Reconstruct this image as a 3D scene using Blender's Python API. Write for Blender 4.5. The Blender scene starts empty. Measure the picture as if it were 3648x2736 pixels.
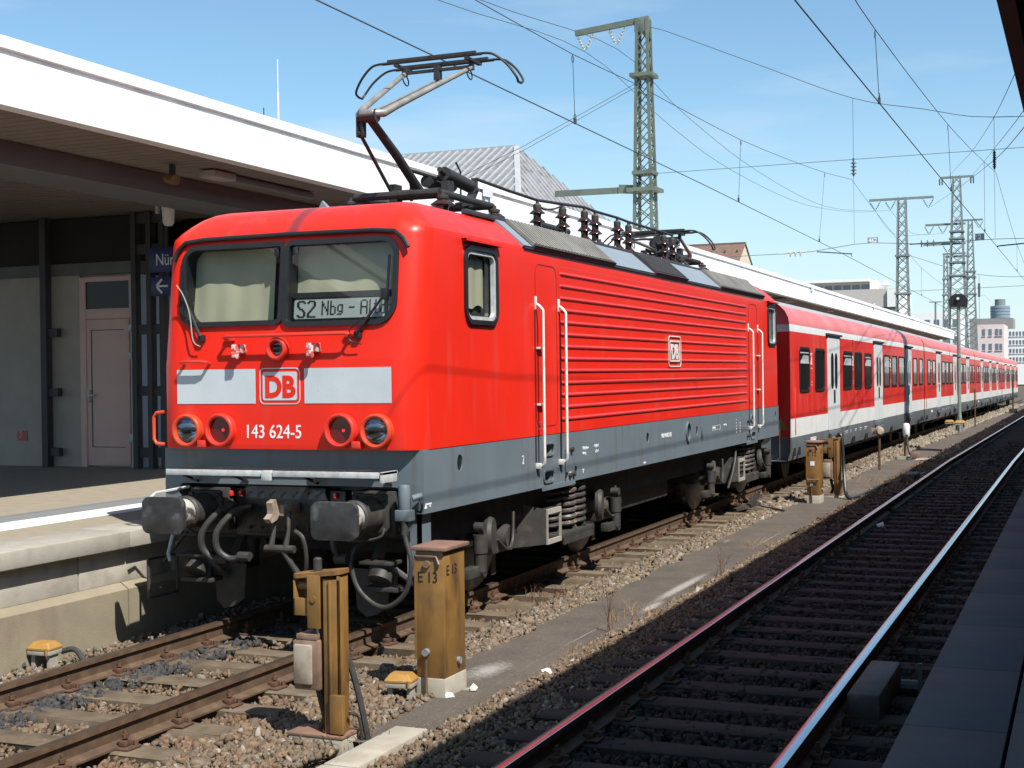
import bpy, bmesh, math, random
import numpy as np
from mathutils import Vector, Matrix
R = math.radians
rnd = random.Random(7)
scene = bpy.context.scene
COL = scene.collection

# ------------------------------------------------------------------ camera
cam = bpy.data.cameras.new("camera"); camo = bpy.data.objects.new("camera", cam); COL.objects.link(camo)
cam.sensor_width = 36; cam.lens = 48.6; cam.clip_start = .05; cam.clip_end = 3000
_yaw, _pitch, _roll = R(22.554), R(-.401), R(-.721)
_f = Vector((-math.sin(_yaw)*math.cos(_pitch), math.cos(_yaw)*math.cos(_pitch), math.sin(_pitch)))
_r = Vector((math.cos(_yaw), math.sin(_yaw), 0)); _u = _r.cross(_f)
_r2 = _r*math.cos(_roll)+_u*math.sin(_roll); _u2 = -_r*math.sin(_roll)+_u*math.cos(_roll)
camo.matrix_world = Matrix(((_r2.x,_u2.x,-_f.x,6.765),(_r2.y,_u2.y,-_f.y,-10.83),(_r2.z,_u2.z,-_f.z,2.276),(0,0,0,1)))
scene.camera = camo

# ------------------------------------------------------------------ light
SUN = Vector((.65,-.42,1)).normalized()
w = bpy.data.worlds.new("World"); scene.world = w; w.use_nodes = True
wn = w.node_tree.nodes; wl = w.node_tree.links
bg = wn['Background']; bg.inputs['Strength'].default_value = .078
sky = wn.new('ShaderNodeTexSky'); sky.sky_type = 'NISHITA'; sky.sun_disc = False
sky.sun_elevation = math.asin(SUN.z); sky.sun_rotation = math.atan2(SUN.x, SUN.y)
sky.air_density = 1.0; sky.dust_density = .25; sky.ozone_density = 1.3
# thin streaks of high cloud
tc = wn.new('ShaderNodeTexCoord'); mp = wn.new('ShaderNodeMapping'); mp.inputs['Scale'].default_value = (1.2,1.2,7)
no = wn.new('ShaderNodeTexNoise'); no.inputs['Scale'].default_value = 2.2; no.inputs['Detail'].default_value = 6; no.inputs['Roughness'].default_value = .55
cr = wn.new('ShaderNodeMapRange'); cr.inputs[1].default_value = .45; cr.inputs[2].default_value = .74; cr.inputs[3].default_value = .04; cr.inputs[4].default_value = .62
mx = wn.new('ShaderNodeMix'); mx.data_type = 'RGBA'; mx.inputs['B'].default_value = (6.3,7.3,8.2,1)
wl.new(tc.outputs['Generated'], mp.inputs[0]); wl.new(mp.outputs[0], no.inputs[0]); wl.new(no.outputs[0], cr.inputs[0])
sx = wn.new('ShaderNodeSeparateXYZ'); wl.new(tc.outputs['Generated'], sx.inputs[0])
hz = wn.new('ShaderNodeMapRange'); hz.inputs[1].default_value = 0; hz.inputs[2].default_value = .24; hz.inputs[3].default_value = .62; hz.inputs[4].default_value = 0; hz.interpolation_type = 'SMOOTHSTEP'
wl.new(sx.outputs['Z'], hz.inputs[0])
mxx = wn.new('ShaderNodeMath'); mxx.operation = 'MAXIMUM'; wl.new(cr.outputs[0], mxx.inputs[0]); wl.new(hz.outputs[0], mxx.inputs[1]); wl.new(mxx.outputs[0], mx.inputs['Factor']); tn = wn.new('ShaderNodeMix'); tn.data_type = 'RGBA'; tn.blend_type = 'MULTIPLY'; tn.inputs['Factor'].default_value = 1; tn.inputs['B'].default_value = (.99,1.26,1.31,1)
wl.new(sky.outputs[0], tn.inputs['A']); wl.new(tn.outputs['Result'], mx.inputs['A']); wl.new(mx.outputs['Result'], bg.inputs['Color'])
sl = bpy.data.lights.new("sun", 'SUN'); sl.energy = 5.0; sl.angle = R(.53); sl.color = (1,.95,.87)
so = bpy.data.objects.new("sun", sl); COL.objects.link(so); so.rotation_euler = (-SUN).to_track_quat('-Z','Y').to_euler(); so.location = (0,0,40)
vs = scene.view_settings; vs.view_transform = 'Standard'; vs.look = 'None'; vs.exposure = .62; vs.gamma = 1
scene.cycles.max_bounces = 6; scene.cycles.transparent_max_bounces = 12

# ------------------------------------------------------------------ materials
def mat(name, col, rough=.5, metal=0, var=.12, vs_=3., col2=None, c2=(.5,.7), c2s=4., c2map=None, bump=0, bs=60., coat=0, spec=.5, alpha=None, emit=None):
    """principled material; brightness noise, an optional second colour in noise patches, noise bump"""
    m = bpy.data.materials.new(name); m.use_nodes = True
    n = m.node_tree.nodes; l = m.node_tree.links; p = n['Principled BSDF']
    p.inputs['Roughness'].default_value = rough; p.inputs['Metallic'].default_value = metal
    p.inputs['Specular IOR Level'].default_value = spec
    if coat: p.inputs['Coat Weight'].default_value = coat; p.inputs['Coat Roughness'].default_value = .08
    g = n.new('ShaderNodeNewGeometry')
    def noise(scale, stretch=None, detail=4):
        t = n.new('ShaderNodeTexNoise'); t.inputs['Scale'].default_value = scale; t.inputs['Detail'].default_value = detail
        if stretch:
            mm = n.new('ShaderNodeMapping'); mm.inputs['Scale'].default_value = stretch; l.new(g.outputs['Position'], mm.inputs[0]); l.new(mm.outputs[0], t.inputs[0])
        else: l.new(g.outputs['Position'], t.inputs[0])
        return t
    base = n.new('ShaderNodeMix'); base.data_type = 'RGBA'; base.blend_type = 'MULTIPLY'; base.inputs['Factor'].default_value = 1
    base.inputs['A'].default_value = (*col,1)
    t = noise(vs_); r = n.new('ShaderNodeMapRange'); r.inputs[1].default_value=.3; r.inputs[2].default_value=.7; r.inputs[3].default_value = 1-var; r.inputs[4].default_value = 1+var
    l.new(t.outputs[0], r.inputs[0]); l.new(r.outputs[0], base.inputs['B'])
    out = base.outputs['Result']
    if col2:
        t2 = noise(c2s, c2map, 6); r2 = n.new('ShaderNodeMapRange'); r2.inputs[1].default_value=c2[0]; r2.inputs[2].default_value=c2[1]
        mx = n.new('ShaderNodeMix'); mx.data_type='RGBA'; mx.inputs['B'].default_value=(*col2,1)
        l.new(t2.outputs[0], r2.inputs[0]); l.new(r2.outputs[0], mx.inputs['Factor']); l.new(out, mx.inputs['A']); out = mx.outputs['Result']
    l.new(out, p.inputs['Base Color'])
    if bump:
        b = n.new('ShaderNodeBump'); b.inputs['Strength'].default_value = bump; b.inputs['Distance'].default_value=.01
        t3 = noise(bs); l.new(t3.outputs[0], b.inputs['Height']); l.new(b.outputs[0], p.inputs['Normal'])
    if emit: p.inputs['Emission Color'].default_value=(*emit[0],1); p.inputs['Emission Strength'].default_value=emit[1]
    return m
def glass(name, tint=(1,1,1), gl=.9, rough=.02):
    m = bpy.data.materials.new(name); m.use_nodes = True; n = m.node_tree.nodes; l = m.node_tree.links
    n.remove(n['Principled BSDF']); o = n['Material Output']
    tr = n.new('ShaderNodeBsdfTransparent'); tr.inputs[0].default_value=(*tint,1)
    gs = n.new('ShaderNodeBsdfGlossy'); gs.inputs['Roughness'].default_value=rough; gs.inputs[0].default_value=(gl,gl,gl,1)
    lw = n.new('ShaderNodeLayerWeight'); lw.inputs['Blend'].default_value=.5; pw=n.new('ShaderNodeMath'); pw.operation='POWER'; pw.inputs[1].default_value=5
    fr=n.new('ShaderNodeMapRange'); fr.inputs[3].default_value=.045; fr.inputs[4].default_value=1; mx=n.new('ShaderNodeMixShader')
    l.new(lw.outputs['Facing'],pw.inputs[0]); l.new(pw.outputs[0],fr.inputs[0]); l.new(fr.outputs[0],mx.inputs[0]); l.new(tr.outputs[0],mx.inputs[1]); l.new(gs.outputs[0],mx.inputs[2]); l.new(mx.outputs[0],o.inputs[0])
    return m
M = {}
M['red'] = mat('red_paint',(.70,.022,.010),.36,var=.05,vs_=1.2,col2=(.62,.05,.035),c2=(.56,.8),c2s=2.2,c2map=(2.5,2.5,.35),coat=.06,spec=.28,bump=.06,bs=2.2)
M['rib'] = mat('weathered_rib_paint',(.58,.042,.04),.42,var=.08,coat=.1,spec=.4)
def grime(m, cx, wx, z0):
    """a smear of black soot on the paint above the windscreen mullion"""
    n=m.node_tree.nodes; l=m.node_tree.links; p=n['Principled BSDF']; src=p.inputs['Base Color'].links[0].from_socket
    g=n.new('ShaderNodeNewGeometry'); sp=n.new('ShaderNodeSeparateXYZ'); l.new(g.outputs['Position'],sp.inputs[0])
    def mr(sock,a,b,c=0,d=1):
        q=n.new('ShaderNodeMapRange'); q.inputs[1].default_value=a; q.inputs[2].default_value=b; q.inputs[3].default_value=c; q.inputs[4].default_value=d; l.new(sock,q.inputs[0]); return q.outputs[0]
    def mm(op,a,b):
        q=n.new('ShaderNodeMath'); q.operation=op
        for i,v in enumerate((a,b)):
            if isinstance(v,(int,float)): q.inputs[i].default_value=v
            else: l.new(v,q.inputs[i])
        return q.outputs[0]
    nz=n.new('ShaderNodeTexNoise'); nz.inputs['Scale'].default_value=3.5; mp_=n.new('ShaderNodeMapping'); mp_.inputs['Scale'].default_value=(3,.6,.6); l.new(g.outputs['Position'],mp_.inputs[0]); l.new(mp_.outputs[0],nz.inputs[0])
    dx=mm('ABSOLUTE',mm('SUBTRACT',sp.outputs['X'],cx),0); a=mr(dx,wx*.2,wx,1,0); b=mr(dx,wx*3,wx*9,.32,0)
    f=mm('MAXIMUM',mm('MULTIPLY',a,.75),mm('MULTIPLY',b,mr(nz.outputs[0],.42,.62))); f=mm('MULTIPLY',f,mm('MULTIPLY',mr(sp.outputs['Z'],z0,z0+.05),mr(sp.outputs['Y'],1.2,.8)))
    mx=n.new('ShaderNodeMix'); mx.data_type='RGBA'; mx.inputs['B'].default_value=(.05,.03,.035,1); l.new(f,mx.inputs['Factor']); l.new(src,mx.inputs['A']); l.new(mx.outputs['Result'],p.inputs['Base Color'])
grime(M['red'],.04,.12,3.55)
M['redtrim'] = mat('red_trim_paint',(.66,.035,.02),.4,var=.1,coat=.2)
M['orange'] = mat('faded_orange_ring_paint',(.60,.06,.02),.42,var=.15,coat=.2)
M['grey'] = mat('grey_frame_paint',(.125,.158,.185),.5,var=.08,vs_=1.5,col2=(.11,.105,.09),c2=(.55,.8),c2s=3,c2map=(3,3,.3))
M['lgrey'] = mat('light_blue_grey_paint',(.19,.23,.27),.75,var=.06,spec=.2)
M['white'] = mat('white_marking_paint',(.74,.76,.77),.5,var=.05,vs_=6,col2=(.5,.5,.5),c2=(.62,.75),c2s=25)
M['stripe'] = mat('white_front_stripe',(.50,.56,.60),.5,var=.05,vs_=4,col2=(.45,.47,.48),c2=(.64,.72),c2s=30)
M['rubber'] = mat('black_rubber',(.012,.013,.016),.45,var=.2)
M['black'] = mat('black_underframe',(.012,.012,.012),.6,var=.3,col2=(.035,.03,.024),c2=(.5,.7),c2s=6,bump=.2)
M['blackgloss'] = mat('black_oily_steel',(.015,.015,.016),.3,var=.3,vs_=14,col2=(.05,.045,.04),c2=(.6,.75),c2s=14,bump=.2)
M['dgrey'] = mat('dusty_grey_steel',(.036,.034,.031),.6,var=.25,vs_=8,col2=(.075,.062,.05),c2=(.55,.75),c2s=7)
M['hose'] = mat('grey_rubber_hose',(.036,.036,.034),.5,var=.2,vs_=20)
M['steel'] = mat('worn_bright_steel',(.48,.5,.51),.4,.1,var=.2,vs_=12)
M['hand'] = mat('pale_handrail_paint',(.62,.62,.58),.45,var=.08)
M['grille'] = mat('ribbed_metal_grille',(.24,.22,.19),.5,.1,var=.25,vs_=3,col2=(.32,.32,.31),c2=(.5,.8),c2s=1.3)
M['dgrille'] = mat('dark_metal_grille',(.055,.048,.042),.55,.2,var=.2)
M['roofgrey'] = mat('dark_roof_trim',(.035,.038,.045),.5,var=.2)
M['brownins'] = mat('brown_glazed_porcelain',(.032,.012,.008),.14,var=.15,coat=.6)
M['panto'] = mat('sooty_pantograph_steel',(.028,.026,.025),.55,0,var=.25,vs_=9)
M['pantol'] = mat('pale_pantograph_tube',(.26,.245,.22),.45,.3,var=.2,vs_=7)
M['curtain'] = mat('beige_curtain_cloth',(.39,.365,.27),.9,var=.08,vs_=2)
M['blind'] = mat('olive_window_blind',(.30,.30,.235),.9,var=.05)
M['cabin'] = mat('grey_cab_interior',(.12,.13,.115),.9,var=.15)
M['cabdark'] = mat('dark_cab_interior',(.03,.03,.03),.8)
M['lcd'] = mat('pale_destination_display',(.32,.35,.345),.5,var=.03)
M['ink'] = mat('black_lettering',(.012,.012,.012),.6,var=0)
M['glass'] = glass('window_glass',(.86,.9,.88))
M['lens'] = glass('lamp_lens',(.8,.82,.85))
M['reflector'] = mat('lamp_reflector',(.6,.63,.66),.12,1,var=.1)
M['redlens'] = mat('dark_red_tail_lens',(.10,.004,.006),.1,var=.1,coat=1)
M['redled'] = mat('lit_red_led',(.8,.02,.03),.4,emit=((1,.02,.06),1.2))
M['rust'] = mat('rusty_rail_steel',(.08,.047,.028),.75,var=.25,vs_=5,col2=(.12,.078,.047),c2=(.45,.7),c2s=9,bump=.2,bs=90)
M['railtop'] = mat('dull_brown_rail_head',(.09,.062,.045),.4,.4,var=.2,vs_=4)
M['railshine'] = mat('polished_rail_head',(.55,.57,.6),.16,1,var=.05)
M['rustred'] = mat('red_brown_rust',(.085,.042,.024),.85,var=.3,vs_=20,bump=.3)
M['sleeper'] = mat('weathered_concrete_sleeper',(.122,.094,.062),.9,var=.2,vs_=7,col2=(.085,.058,.035),c2=(.45,.7),c2s=5,bump=.4,bs=70)
M['sleepershade'] = mat('dirty_shaded_timber_sleeper',(.027,.023,.018),.9,var=.2,vs_=7,bump=.4)  # sleepers of the shaded track, with the shade put into their colour
M['asphalt'] = mat('worn_asphalt',(.082,.067,.053),.9,var=.22,vs_=2.2,col2=(.20,.175,.15),c2=(.56,.72),c2s=75,bump=.8,bs=120)
M['conc'] = mat('weathered_concrete',(.36,.33,.27),.9,var=.12,vs_=4,col2=(.22,.19,.14),c2=(.5,.75),c2s=2.5,bump=.3,bs=80)
M['concpale'] = mat('pale_coping_concrete',(.31,.29,.25),.85,var=.1,vs_=6,col2=(.25,.22,.18),c2=(.6,.8),c2s=5,bump=.2)
M['walltan'] = mat('tan_stained_concrete',(.24,.205,.145),.9,var=.12,vs_=3,col2=(.18,.145,.1),c2=(.52,.75),c2s=2,c2map=(1.5,1.5,.6),bump=.3)
M['wallwhite'] = mat('whitewashed_concrete',(.40,.37,.32),.9,var=.1,vs_=3,col2=(.28,.25,.21),c2=(.5,.75),c2s=4,bump=.2)
M['paving'] = mat('grey_platform_paving',(.27,.25,.22),.9,var=.1,vs_=6,bump=.2)
M['pavtan'] = mat('sandy_platform_paving',(.26,.225,.17),.9,var=.08,vs_=6,bump=.15)
M['pavshade'] = mat('shaded_slate_paving',(.082,.095,.103),.9,var=.08,vs_=6)  # darker copy of the grey paving; platform shade is in the colour
M['pavgrey'] = mat('slate_grey_paving',(.17,.18,.185),.9,var=.08,vs_=6)
M['line'] = mat('white_line_paint',(.72,.72,.69),.8,var=.05,vs_=10,col2=(.5,.48,.44),c2=(.6,.7),c2s=20)
M['canopy'] = mat('white_canopy_fascia',(.82,.82,.80),.5,var=.03)
M['groove'] = mat('grey_fascia_groove',(.62,.64,.66),.6)
M['soffit'] = mat('brown_grey_soffit_board',(.20,.165,.135),.8,var=.08,vs_=2)
M['beam'] = mat('grey_steel_beam',(.13,.13,.13),.7,var=.1)
M['dbrown'] = mat('dark_brown_canopy_edge',(.055,.04,.032),.7,var=.15)
M['kwall'] = mat('grey_panel_wall',(.39,.35,.315),.85,var=.06)
M['kblue'] = mat('pale_blue_wall',(.42,.52,.62),.8,var=.05)
M['kdark'] = mat('dark_upper_cladding',(.02,.014,.012),.8)
M['column'] = mat('dark_steel_column',(.045,.042,.045),.6,var=.15)
M['pink'] = mat('dusty_pink_door_paint',(.66,.465,.425),.7,var=.04)
M['dglass'] = mat('dark_window_pane',(.006,.006,.007),.15,var=.1,spec=.25)
M['signblue'] = mat('deep_blue_sign',(.01,.02,.12),.45,var=.05)
M['mast'] = mat('grey_green_mast_paint',(.105,.13,.10),.65,var=.12,vs_=2,col2=(.08,.09,.075),c2=(.55,.75),c2s=3)
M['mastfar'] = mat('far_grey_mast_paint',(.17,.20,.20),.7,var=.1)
M['wire'] = mat('dark_copper_wire',(.05,.06,.065),.6,var=.1)
M['insul'] = mat('pale_glass_insulator',(.45,.47,.42),.25,var=.2,vs_=20)
M['dinsul'] = mat('dark_glass_insulator',(.06,.09,.08),.3,var=.2)
M['ochre'] = mat('ochre_rusty_paint',(.205,.108,.028),.55,var=.18,vs_=5,col2=(.085,.044,.02),c2=(.5,.72),c2s=4,c2map=(2,2,.6),coat=.1)
M['rustcap'] = mat('brown_rusty_cap',(.20,.12,.085),.6,var=.2,vs_=12)
M['rustbox'] = mat('rusty_brown_box',(.17,.105,.072),.7,var=.2,vs_=9,col2=(.24,.17,.13),c2=(.5,.65),c2s=6)
M['zinc'] = mat('dull_zinc',(.24,.25,.26),.5,.2,var=.2,vs_=30)
M['boxgrey'] = mat('rusty_pinkish_box',(.25,.19,.145),.7,var=.2,vs_=9,col2=(.33,.29,.235),c2=(.5,.62),c2s=5)
M['yellow'] = mat('yellow_cable_box_paint',(.33,.18,.045),.5,var=.12,vs_=14)
M['signalblack'] = mat('matt_black_signal',(.01,.01,.013),.6)
M['signalpole'] = mat('grey_green_pole',(.20,.24,.215),.6,var=.15)
M['paper'] = mat('white_litter',(.8,.8,.78),.8,var=.05)
M['straw'] = mat('dry_straw_weed',(.30,.19,.09),.9,var=.3,vs_=30)
M['twig'] = mat('dry_red_brown_twig',(.12,.055,.03),.9,var=.3)
M['ground'] = mat('brown_gravel_ground',(.10,.075,.05),.95,var=.35,vs_=18,col2=(.045,.034,.025),c2=(.4,.65),c2s=25,bump=.9,bs=45)
M['green'] = mat('dusty_green_scrub',(.06,.10,.03),.9,var=.4,vs_=6)
M['metroof'] = None

# ------------------------------------------------------------------ mesh builder
class B:
    def __init__(s): s.v=[]; s.f=[]; s.mi=[]; s.cur=0
    def add(s, vs, fs):
        o=len(s.v); s.v += [tuple(p) for p in vs]
        for f in fs: s.f.append([i+o for i in f]); s.mi.append(s.cur)
        return s
    def box(s, x0,x1,y0,y1,z0,z1, b=0):
        if b:
            bm=bmesh.new(); bmesh.ops.create_cube(bm,size=1)
            for v in bm.verts: v.co=((x0+x1)/2+v.co.x*(x1-x0),(y0+y1)/2+v.co.y*(y1-y0),(z0+z1)/2+v.co.z*(z1-z0))
            bmesh.ops.bevel(bm,geom=list(bm.edges),offset=b,segments=2,affect='EDGES',profile=.5)
            bm.verts.index_update(); s.add([v.co for v in bm.verts],[[v.index for v in f.verts] for f in bm.faces]); bm.free(); return s
        return s.add([(x0,y0,z0),(x1,y0,z0),(x1,y1,z0),(x0,y1,z0),(x0,y0,z1),(x1,y0,z1),(x1,y1,z1),(x0,y1,z1)],
                     [(3,2,1,0),(4,5,6,7),(0,1,5,4),(1,2,6,5),(2,3,7,6),(3,0,4,7)])
    def bar(s, a, b, w, h=None, up=(0,0,1)):
        a,b=Vector(a),Vector(b); d=(b-a).normalized(); up=Vector(up)
        if abs(d.dot(up))>.95: up=Vector((0,1,0)) if abs(d.y)<.9 else Vector((1,0,0))
        x=d.cross(up).normalized(); u=x.cross(d); h=h or w; x*=w/2; u*=h/2
        return s.add([a-x-u,a+x-u,a+x+u,a-x+u,b-x-u,b+x-u,b+x+u,b-x+u],[(0,1,2,3),(7,6,5,4),(0,4,5,1),(1,5,6,2),(2,6,7,3),(3,7,4,0)])
    def tube(s, pts, r, n=8, cap=True, closed=False):
        pts=[Vector(p) for p in pts]; k=len(pts); rs=r if isinstance(r,(list,tuple)) else [r]*k
        vs=[]; fr=None
        for i,p in enumerate(pts):
            if closed: d=(pts[(i+1)%k]-pts[i-1])
            else: d=(pts[min(i+1,k-1)]-pts[max(i-1,0)])
            d=d.normalized() if d.length>1e-9 else Vector((0,0,1))
            if fr is None: fr=d.orthogonal().normalized()
            else:
                fr=fr-d*fr.dot(d); fr=fr.normalized() if fr.length>1e-6 else d.orthogonal().normalized()
            bn=d.cross(fr)
            for j in range(n):
                a=2*math.pi*j/n; vs.append(p+fr*(math.cos(a)*rs[i])+bn*(math.sin(a)*rs[i]))
        fs=[]
        for i in range(k if closed else k-1):
            for j in range(n):
                a=i*n+j; b=i*n+(j+1)%n; c=((i+1)%k)*n+(j+1)%n; d=((i+1)%k)*n+j; fs.append((a,b,c,d))
        if cap and not closed: fs += [tuple(range(n-1,-1,-1)), tuple(range((k-1)*n,k*n))]
        return s.add(vs,fs)
    def cyl(s,a,b,r,n=20,r2=None): return s.tube([a,b],[r,r if r2 is None else r2],n)
    def lathe(s, base, prof, axis=(0,0,1), n=20, cap=True):
        """prof: list of (radius, distance along axis)"""
        ax=Vector(axis).normalized(); return s.tube_prof([Vector(base)+ax*h for _,h in prof],[r for r,_ in prof],ax,n,cap)
    def tube_prof(s, pts, rs, ax, n, cap=True):
        e1=ax.orthogonal().normalized(); e2=ax.cross(e1); vs=[]
        for p,r in zip(pts,rs):
            for j in range(n):
                a=2*math.pi*j/n; vs.append(p+e1*(math.cos(a)*r)+e2*(math.sin(a)*r))
        k=len(pts); fs=[(i*n+j,i*n+(j+1)%n,(i+1)*n+(j+1)%n,(i+1)*n+j) for i in range(k-1) for j in range(n)]
        if cap: fs += [tuple(range(n-1,-1,-1)), tuple(range((k-1)*n,k*n))]
        return s.add(vs,fs)
    def torus(s, c, axis, R_, r, n=28, m=10):
        ax=Vector(axis).normalized(); e1=ax.orthogonal().normalized(); e2=ax.cross(e1); c=Vector(c)
        return s.tube([c+e1*(R_*math.cos(2*math.pi*i/n))+e2*(R_*math.sin(2*math.pi*i/n)) for i in range(n)], r, m, closed=True)
    def prism(s, poly, fn, t0, t1):
        """poly: 2-D outline; fn(u,v,t)->xyz; solid between t0 and t1"""
        n=len(poly); vs=[fn(u,v,t0) for u,v in poly]+[fn(u,v,t1) for u,v in poly]
        fs=[tuple(range(n-1,-1,-1)), tuple(range(n,2*n))]+[(i,(i+1)%n,n+(i+1)%n,n+i) for i in range(n)]
        return s.add(vs,fs)
    def ring(s, outer, inner, fn, t0, t1):
        """frame between two outlines with the same number of points"""
        n=len(outer); vs=[fn(u,v,t) for t in (t0,t1) for o in (outer,inner) for u,v in o]; fs=[]
        for i in range(n):
            j=(i+1)%n
            fs += [(2*n+i,2*n+j,3*n+j,3*n+i),(n+i,n+j,j,i),(i,j,2*n+j,2*n+i),(n+j,n+i,3*n+i,3*n+j)]
        return s.add(vs,fs)
    def mesh(s, name, mats, ang=32, fix=True):
        me=bpy.data.meshes.new(name); me.from_pydata([tuple(p) for p in s.v],[],s.f)
        for m in (mats if isinstance(mats,(list,tuple)) else [mats]): me.materials.append(m)
        me.polygons.foreach_set('material_index', s.mi)
        if fix:
            bm=bmesh.new(); bm.from_mesh(me); bmesh.ops.recalc_face_normals(bm,faces=bm.faces); bm.to_mesh(me); bm.free()
        me.polygons.foreach_set('use_smooth',[True]*len(me.polygons)); me.set_sharp_from_angle(angle=R(ang)); me.update()
        return me
    def build(s, name, mats, parent=None, ang=32, loc=None, fix=True):
        o=bpy.data.objects.new(name, s.mesh(name,mats,ang,fix)); COL.objects.link(o)
        if parent: o.parent=parent
        if loc: o.location=loc
        return o
def tag(o, label=None, cat=None, group=None, kind=None):
    if label: o['label']=label
    if cat: o['category']=cat
    if group: o['group']=group
    if kind: o['kind']=kind
    return o
def empty(name, loc, label, cat, group=None, rz=0):
    o=bpy.data.objects.new(name,None); COL.objects.link(o); o.location=loc; o.rotation_euler=(0,0,rz); o.empty_display_size=.2
    return tag(o,label,cat,group)
def copy_tree(o, parent=None):
    c=o.copy(); COL.objects.link(c)
    if parent: c.parent=parent
    for ch in list(o.children): copy_tree(ch,c)
    return c
def cut(obj, b):
    """subtract a builder's solid from a mesh object"""
    t=b.build('cutter', M['black']); md=obj.modifiers.new('cut','BOOLEAN'); md.object=t; md.operation='DIFFERENCE'; md.solver='EXACT'
    dg=bpy.context.evaluated_depsgraph_get(); me=bpy.data.meshes.new_from_object(obj.evaluated_get(dg))
    obj.modifiers.clear(); old=obj.data; obj.data=me; bpy.data.meshes.remove(old)
    tm=t.data; bpy.data.objects.remove(t); bpy.data.meshes.remove(tm)
    me.polygons.foreach_set('use_smooth',[True]*len(me.polygons)); me.set_sharp_from_angle(angle=R(32)); me.name=obj.name
def rrect(u0,u1,v0,v1,r,n=6, rs=None):
    """rounded rectangle outline; rs: radii for corners (u1v1,u0v1,u0v0,u1v0)"""
    rs=rs or (r,)*4; out=[]
    for (cu,cv,a0),q in zip(((u1,v1,0),(u0,v1,90),(u0,v0,180),(u1,v0,270)),rs):
        x=cu-q if cu==u1 else cu+q; y=cv-q if cv==v1 else cv+q
        for i in range(n+1):
            a=R(a0+90*i/n); out.append((x+q*math.cos(a),y+q*math.sin(a)))
    return out
def circ(u,v,r,n=20,rv=None): return [(u+r*math.cos(2*math.pi*i/n), v+(rv or r)*math.sin(2*math.pi*i/n)) for i in range(n)]
def grow(poly,d):
    cu=sum(p[0] for p in poly)/len(poly); cv=sum(p[1] for p in poly)/len(poly); n=len(poly); out=[]
    for i in range(n):
        a=Vector((poly[i][0]-poly[i-1][0],poly[i][1]-poly[i-1][1])); b=Vector((poly[(i+1)%n][0]-poly[i][0],poly[(i+1)%n][1]-poly[i][1]))
        na=Vector((a.y,-a.x)); nb=Vector((b.y,-b.x)); q=(na.normalized() if na.length>1e-9 else nb.normalized())+(nb.normalized() if nb.length>1e-9 else na.normalized())
        q=q.normalized() if q.length>1e-9 else Vector((0,0)); out.append((poly[i][0]+q.x*d,poly[i][1]+q.y*d))
    return out
def text(name, s, h, m, parent, org, right, up, xs=1., t=.002, align='LEFT', off=0):
    """lettering as a thin mesh; org: baseline start, right/up: unit vectors, h: capital height"""
    c=bpy.data.curves.new('lettering','FONT'); c.body=s; c.size=h/.72; c.align_x=align; c.extrude=t; c.offset=off; c.resolution_u=3
    o=bpy.data.objects.new('lettering',c); COL.objects.link(o); dg=bpy.context.evaluated_depsgraph_get(); dg.update()
    me=bpy.data.meshes.new_from_object(o.evaluated_get(dg)); bpy.data.objects.remove(o); bpy.data.curves.remove(c)
    r=Vector(right); u=Vector(up); n=r.cross(u); g=Vector(org)
    for v in me.vertices:
        x,y,z=v.co; v.co=g+r*(x*xs)+u*y+n*z
    me.materials.clear(); me.materials.append(m); me.name=name; me.update()
    ob=bpy.data.objects.new(name,me); COL.objects.link(ob)
    if parent: ob.parent=parent
    return ob
def smooth_path(pts, k=6):
    pts=[Vector(p) for p in pts]; P=[pts[0]]+pts+[pts[-1]]; out=[]
    for i in range(1,len(P)-2):
        a,b,c,d=P[i-1],P[i],P[i+1],P[i+2]
        for j in range(k):
            t=j/k; out.append(.5*((2*b)+(c-a)*t+(2*a-5*b+4*c-d)*t*t+(3*b-a-3*c+d)*t**3))
    out.append(pts[-1]); return out
def gz(y): return 0 if y<25 else -.008*(min(y,140)-25)

# ------------------------------------------------------------------ ground
g=B(); ys=[-80,-20,25,60,100,140,400,1500]; xs_=[-900,-60,-8,0,8,60,900]
g.add([(x,y,-.31+gz(y)) for y in ys for x in xs_],[(j*7+i,j*7+i+1,(j+1)*7+i+1,(j+1)*7+i) for j in range(7) for i in range(6)])
tag(g.build('ground',M['ground'],fix=False),kind='structure')
g=B(); yy=[-8,5,15,25,60,125]
def strip(x0,x1,z,b,ya):
    for a,c in zip(ya[:-1],ya[1:]):
        b.add([(x0,a,z+gz(a)),(x1,a,z+gz(a)),(x1,c,z+gz(c)),(x0,c,z+gz(c))],[(0,1,2,3)])
# asphalt walkway with an uneven edge
rn=random.Random(3); L=[];y=-2.6
pts=[]
while y<118:
    e0=(1.95 if y<-.7 else 1.72)+rn.uniform(-.09,.09); pts.append((y,e0,2.36+rn.uniform(-.015,.015),2.62+rn.uniform(-.14,.1)-(0.0 if y>-1 else .1))); y+=.35 if y<25 else 1.5
vs=[];fs=[]
for i,(y,a,b_,c_) in enumerate(pts):
    z=-.205+gz(y); vs+= [(a,y,z-.05),(a+.03,y,z),(b_-.012,y,z),(b_,y,z-.012),(b_+.012,y,z-.002),(c_-.03,y,z-.004),(c_,y,z-.06)]
    if i:
        o=(i-1)*7; fs += [(o+k,o+k+1,o+8+k,o+7+k) for k in range(6)]
g.add(vs,fs); tag(g.build('asphalt_path',M['asphalt']),kind='structure')

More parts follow.
